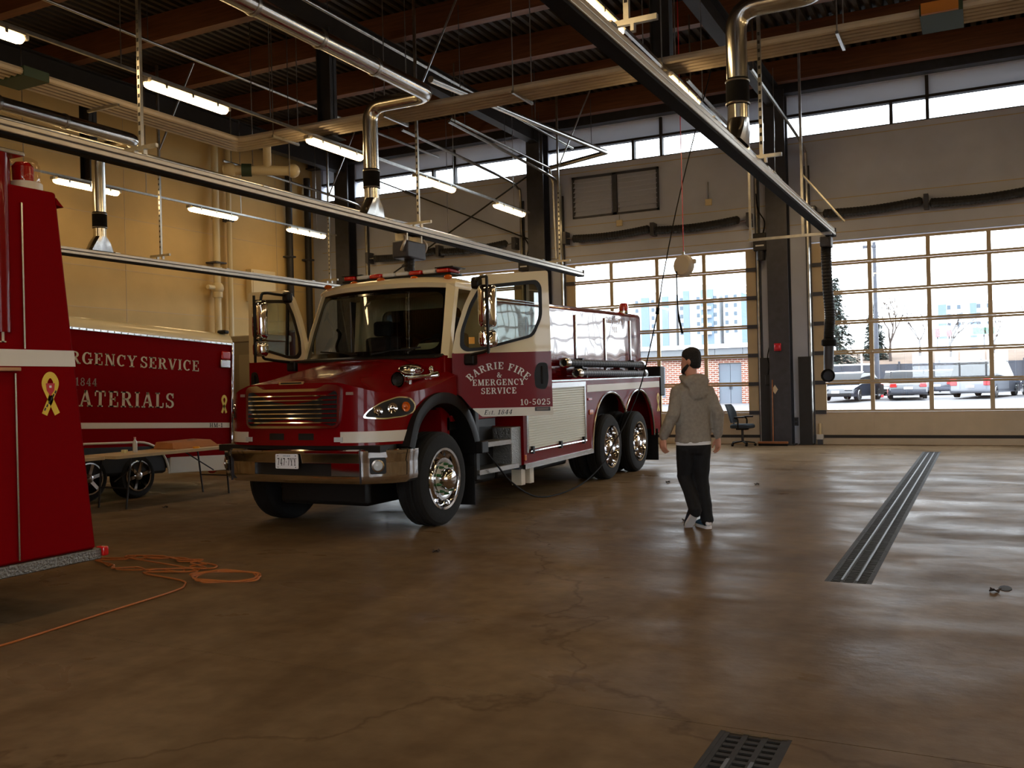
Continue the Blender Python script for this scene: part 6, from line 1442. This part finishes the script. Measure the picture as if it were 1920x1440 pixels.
# poles, signs
t = thing('utility_pole', 'grey steel light pole standing among the parked cars', 'pole', (-5.15, 55.2, .45)); MB().cyl((0, 0, .7), (0, 0, 8.6), .13, .09, n=12).build('shaft', 'steel_dark', t); MB().cyl((0, 0, 0), (0, 0, .75), .3, n=14).build('concrete_foot', 'sign_red', t); MB().box(-.6, .1, -.1, .1, 8.3, 8.45).build('lamp_head', 'steel_dark', t, bevel=.02)
t = thing('white_gate', 'white tubular barrier gate in front of bare trees', 'gate', (-7.3, 64, .5))
for z in (1.2, 1.9): MB().cyl((-1.6, 0, z), (1.0, 0, z), .05, n=8).build('rail', 'roof_white', t)
for x in (-1.6, 1.0): MB().cyl((x, 0, 0), (x, 0, 1.95), .05, n=8).build('post', 'roof_white', t)
MB().cyl((.4, 0, 0), (.4, 0, 4.6), .05, n=8).build('flag_pole', 'roof_white', t)
for x, h, m, lab in ((-3.6, 5.2, 'sign_red', 'tall red roadside banner sign on thin pole'), (-2.6, 5.2, 'sign_red', 'small red roadside sign next to the tall banner'), (.3, 5.3, 'sign_green', 'green roadside board sign above the brown bank')):
    t = thing('road_sign', lab, 'sign', (x, 96, 4)); MB().cyl((0, 0, -.5), (0, 0, h - 4), .06, n=8).build('pole', 'steel_dark', t); MB().box(-.22 if m == 'sign_red' else -.9, .22 if m == 'sign_red' else .9, -.06, .06, h - 4.0, h - 3.2 if x == -3.6 else h - 3.4).build('panel', m, t, smooth=0)
# trees
def bare_tree(x, y, z, h, seed, label):
    rnd = random.Random(seed); t = thing('bare_tree', label, 'tree', (x, y, z)); mb = MB(); tw = MB()
    def grow(m_, p, d, L, r, depth):
        q = p + d * L; m_.tube([p, p.lerp(q, .5) + Vector((rnd.uniform(-1, 1), rnd.uniform(-1, 1), 0)) * L * .05, q], [r, r * .85, r * .65], 5 if depth > 2 else 3, caps=False)
        if depth == 0: return
        for k in range(rnd.choice((2, 3, 3))):
            nd = (d + Vector((rnd.uniform(-.8, .8), rnd.uniform(-.8, .8), rnd.uniform(.0, .5)))).normalized(); grow(mb if depth > 3 else tw, q, nd, L * rnd.uniform(.62, .85), r * .6, depth - 1)
    grow(mb, Vector((0, 0, 0)), Vector((0, 0, 1)), h * .28, h * .022, 5)
    mb.build('trunk', 'bark', t); tw.build('branches', 'bark', t)
for k, (x, y, z, h, lab) in enumerate(((-11.6, 90, 3.6, 5.0, 'bare leafless tree beside the tall pine'), (-6.6, 82, 2.6, 6.2, 'bare leafless tree behind the light pole'), (-4.6, 86, 3.0, 5.5, 'bare leafless tree on bank above the dark sedan'), (-2.2, 84, 2.8, 4.6, 'low bare tree on bank near the red signs'), (1.0, 86, 3.0, 4.4, 'low bare tree on bank above the silver pickup'), (4.2, 84, 2.8, 5.5, 'bare leafless tree at end of the brown bank'))):
    bare_tree(x, y, z, h, k + 3, lab)
def pine(x, y, z, h, seed, label):
    rnd = random.Random(seed); t = thing('pine_tree', label, 'tree', (x, y, z)); MB().cyl((0, 0, 0), (0, 0, h), h * .018, .02, n=8).build('trunk', 'bark', t)
    mb = MB()
    for k in range(3200):
        zz = h * (1 - rnd.random() ** .62 * .9); rmax = (h - zz) * .27 + .12; f = rnd.random() ** .45; a = rnd.random() * 6.283; c, s = math.cos(a), math.sin(a)
        rr = rmax * f * (.78 + .3 * math.sin(a * 5 + zz * 4)); zz -= rr * .3
        L = rnd.uniform(.18, .42) * (.6 + h * .05); wv = L * rnd.uniform(.25, .5)
        bx, by = c * rr, s * rr
        mb.add([(bx - s * wv, by + c * wv, zz), (bx + s * wv, by - c * wv, zz + rnd.uniform(-.1, .1)), (bx + c * L, by + s * L, zz - L * rnd.uniform(.1, .6))], [(0, 1, 2)])
    mb.build('needles', 'conifer', t, smooth=0, recalc=False)
pine(-10.0, 76, .6, 8.8, 1, 'tall dark pine tree behind the exhaust hose'); pine(-8.0, 84, 2.4, 5.4, 2, 'shorter grey green pine beside the tall pine')
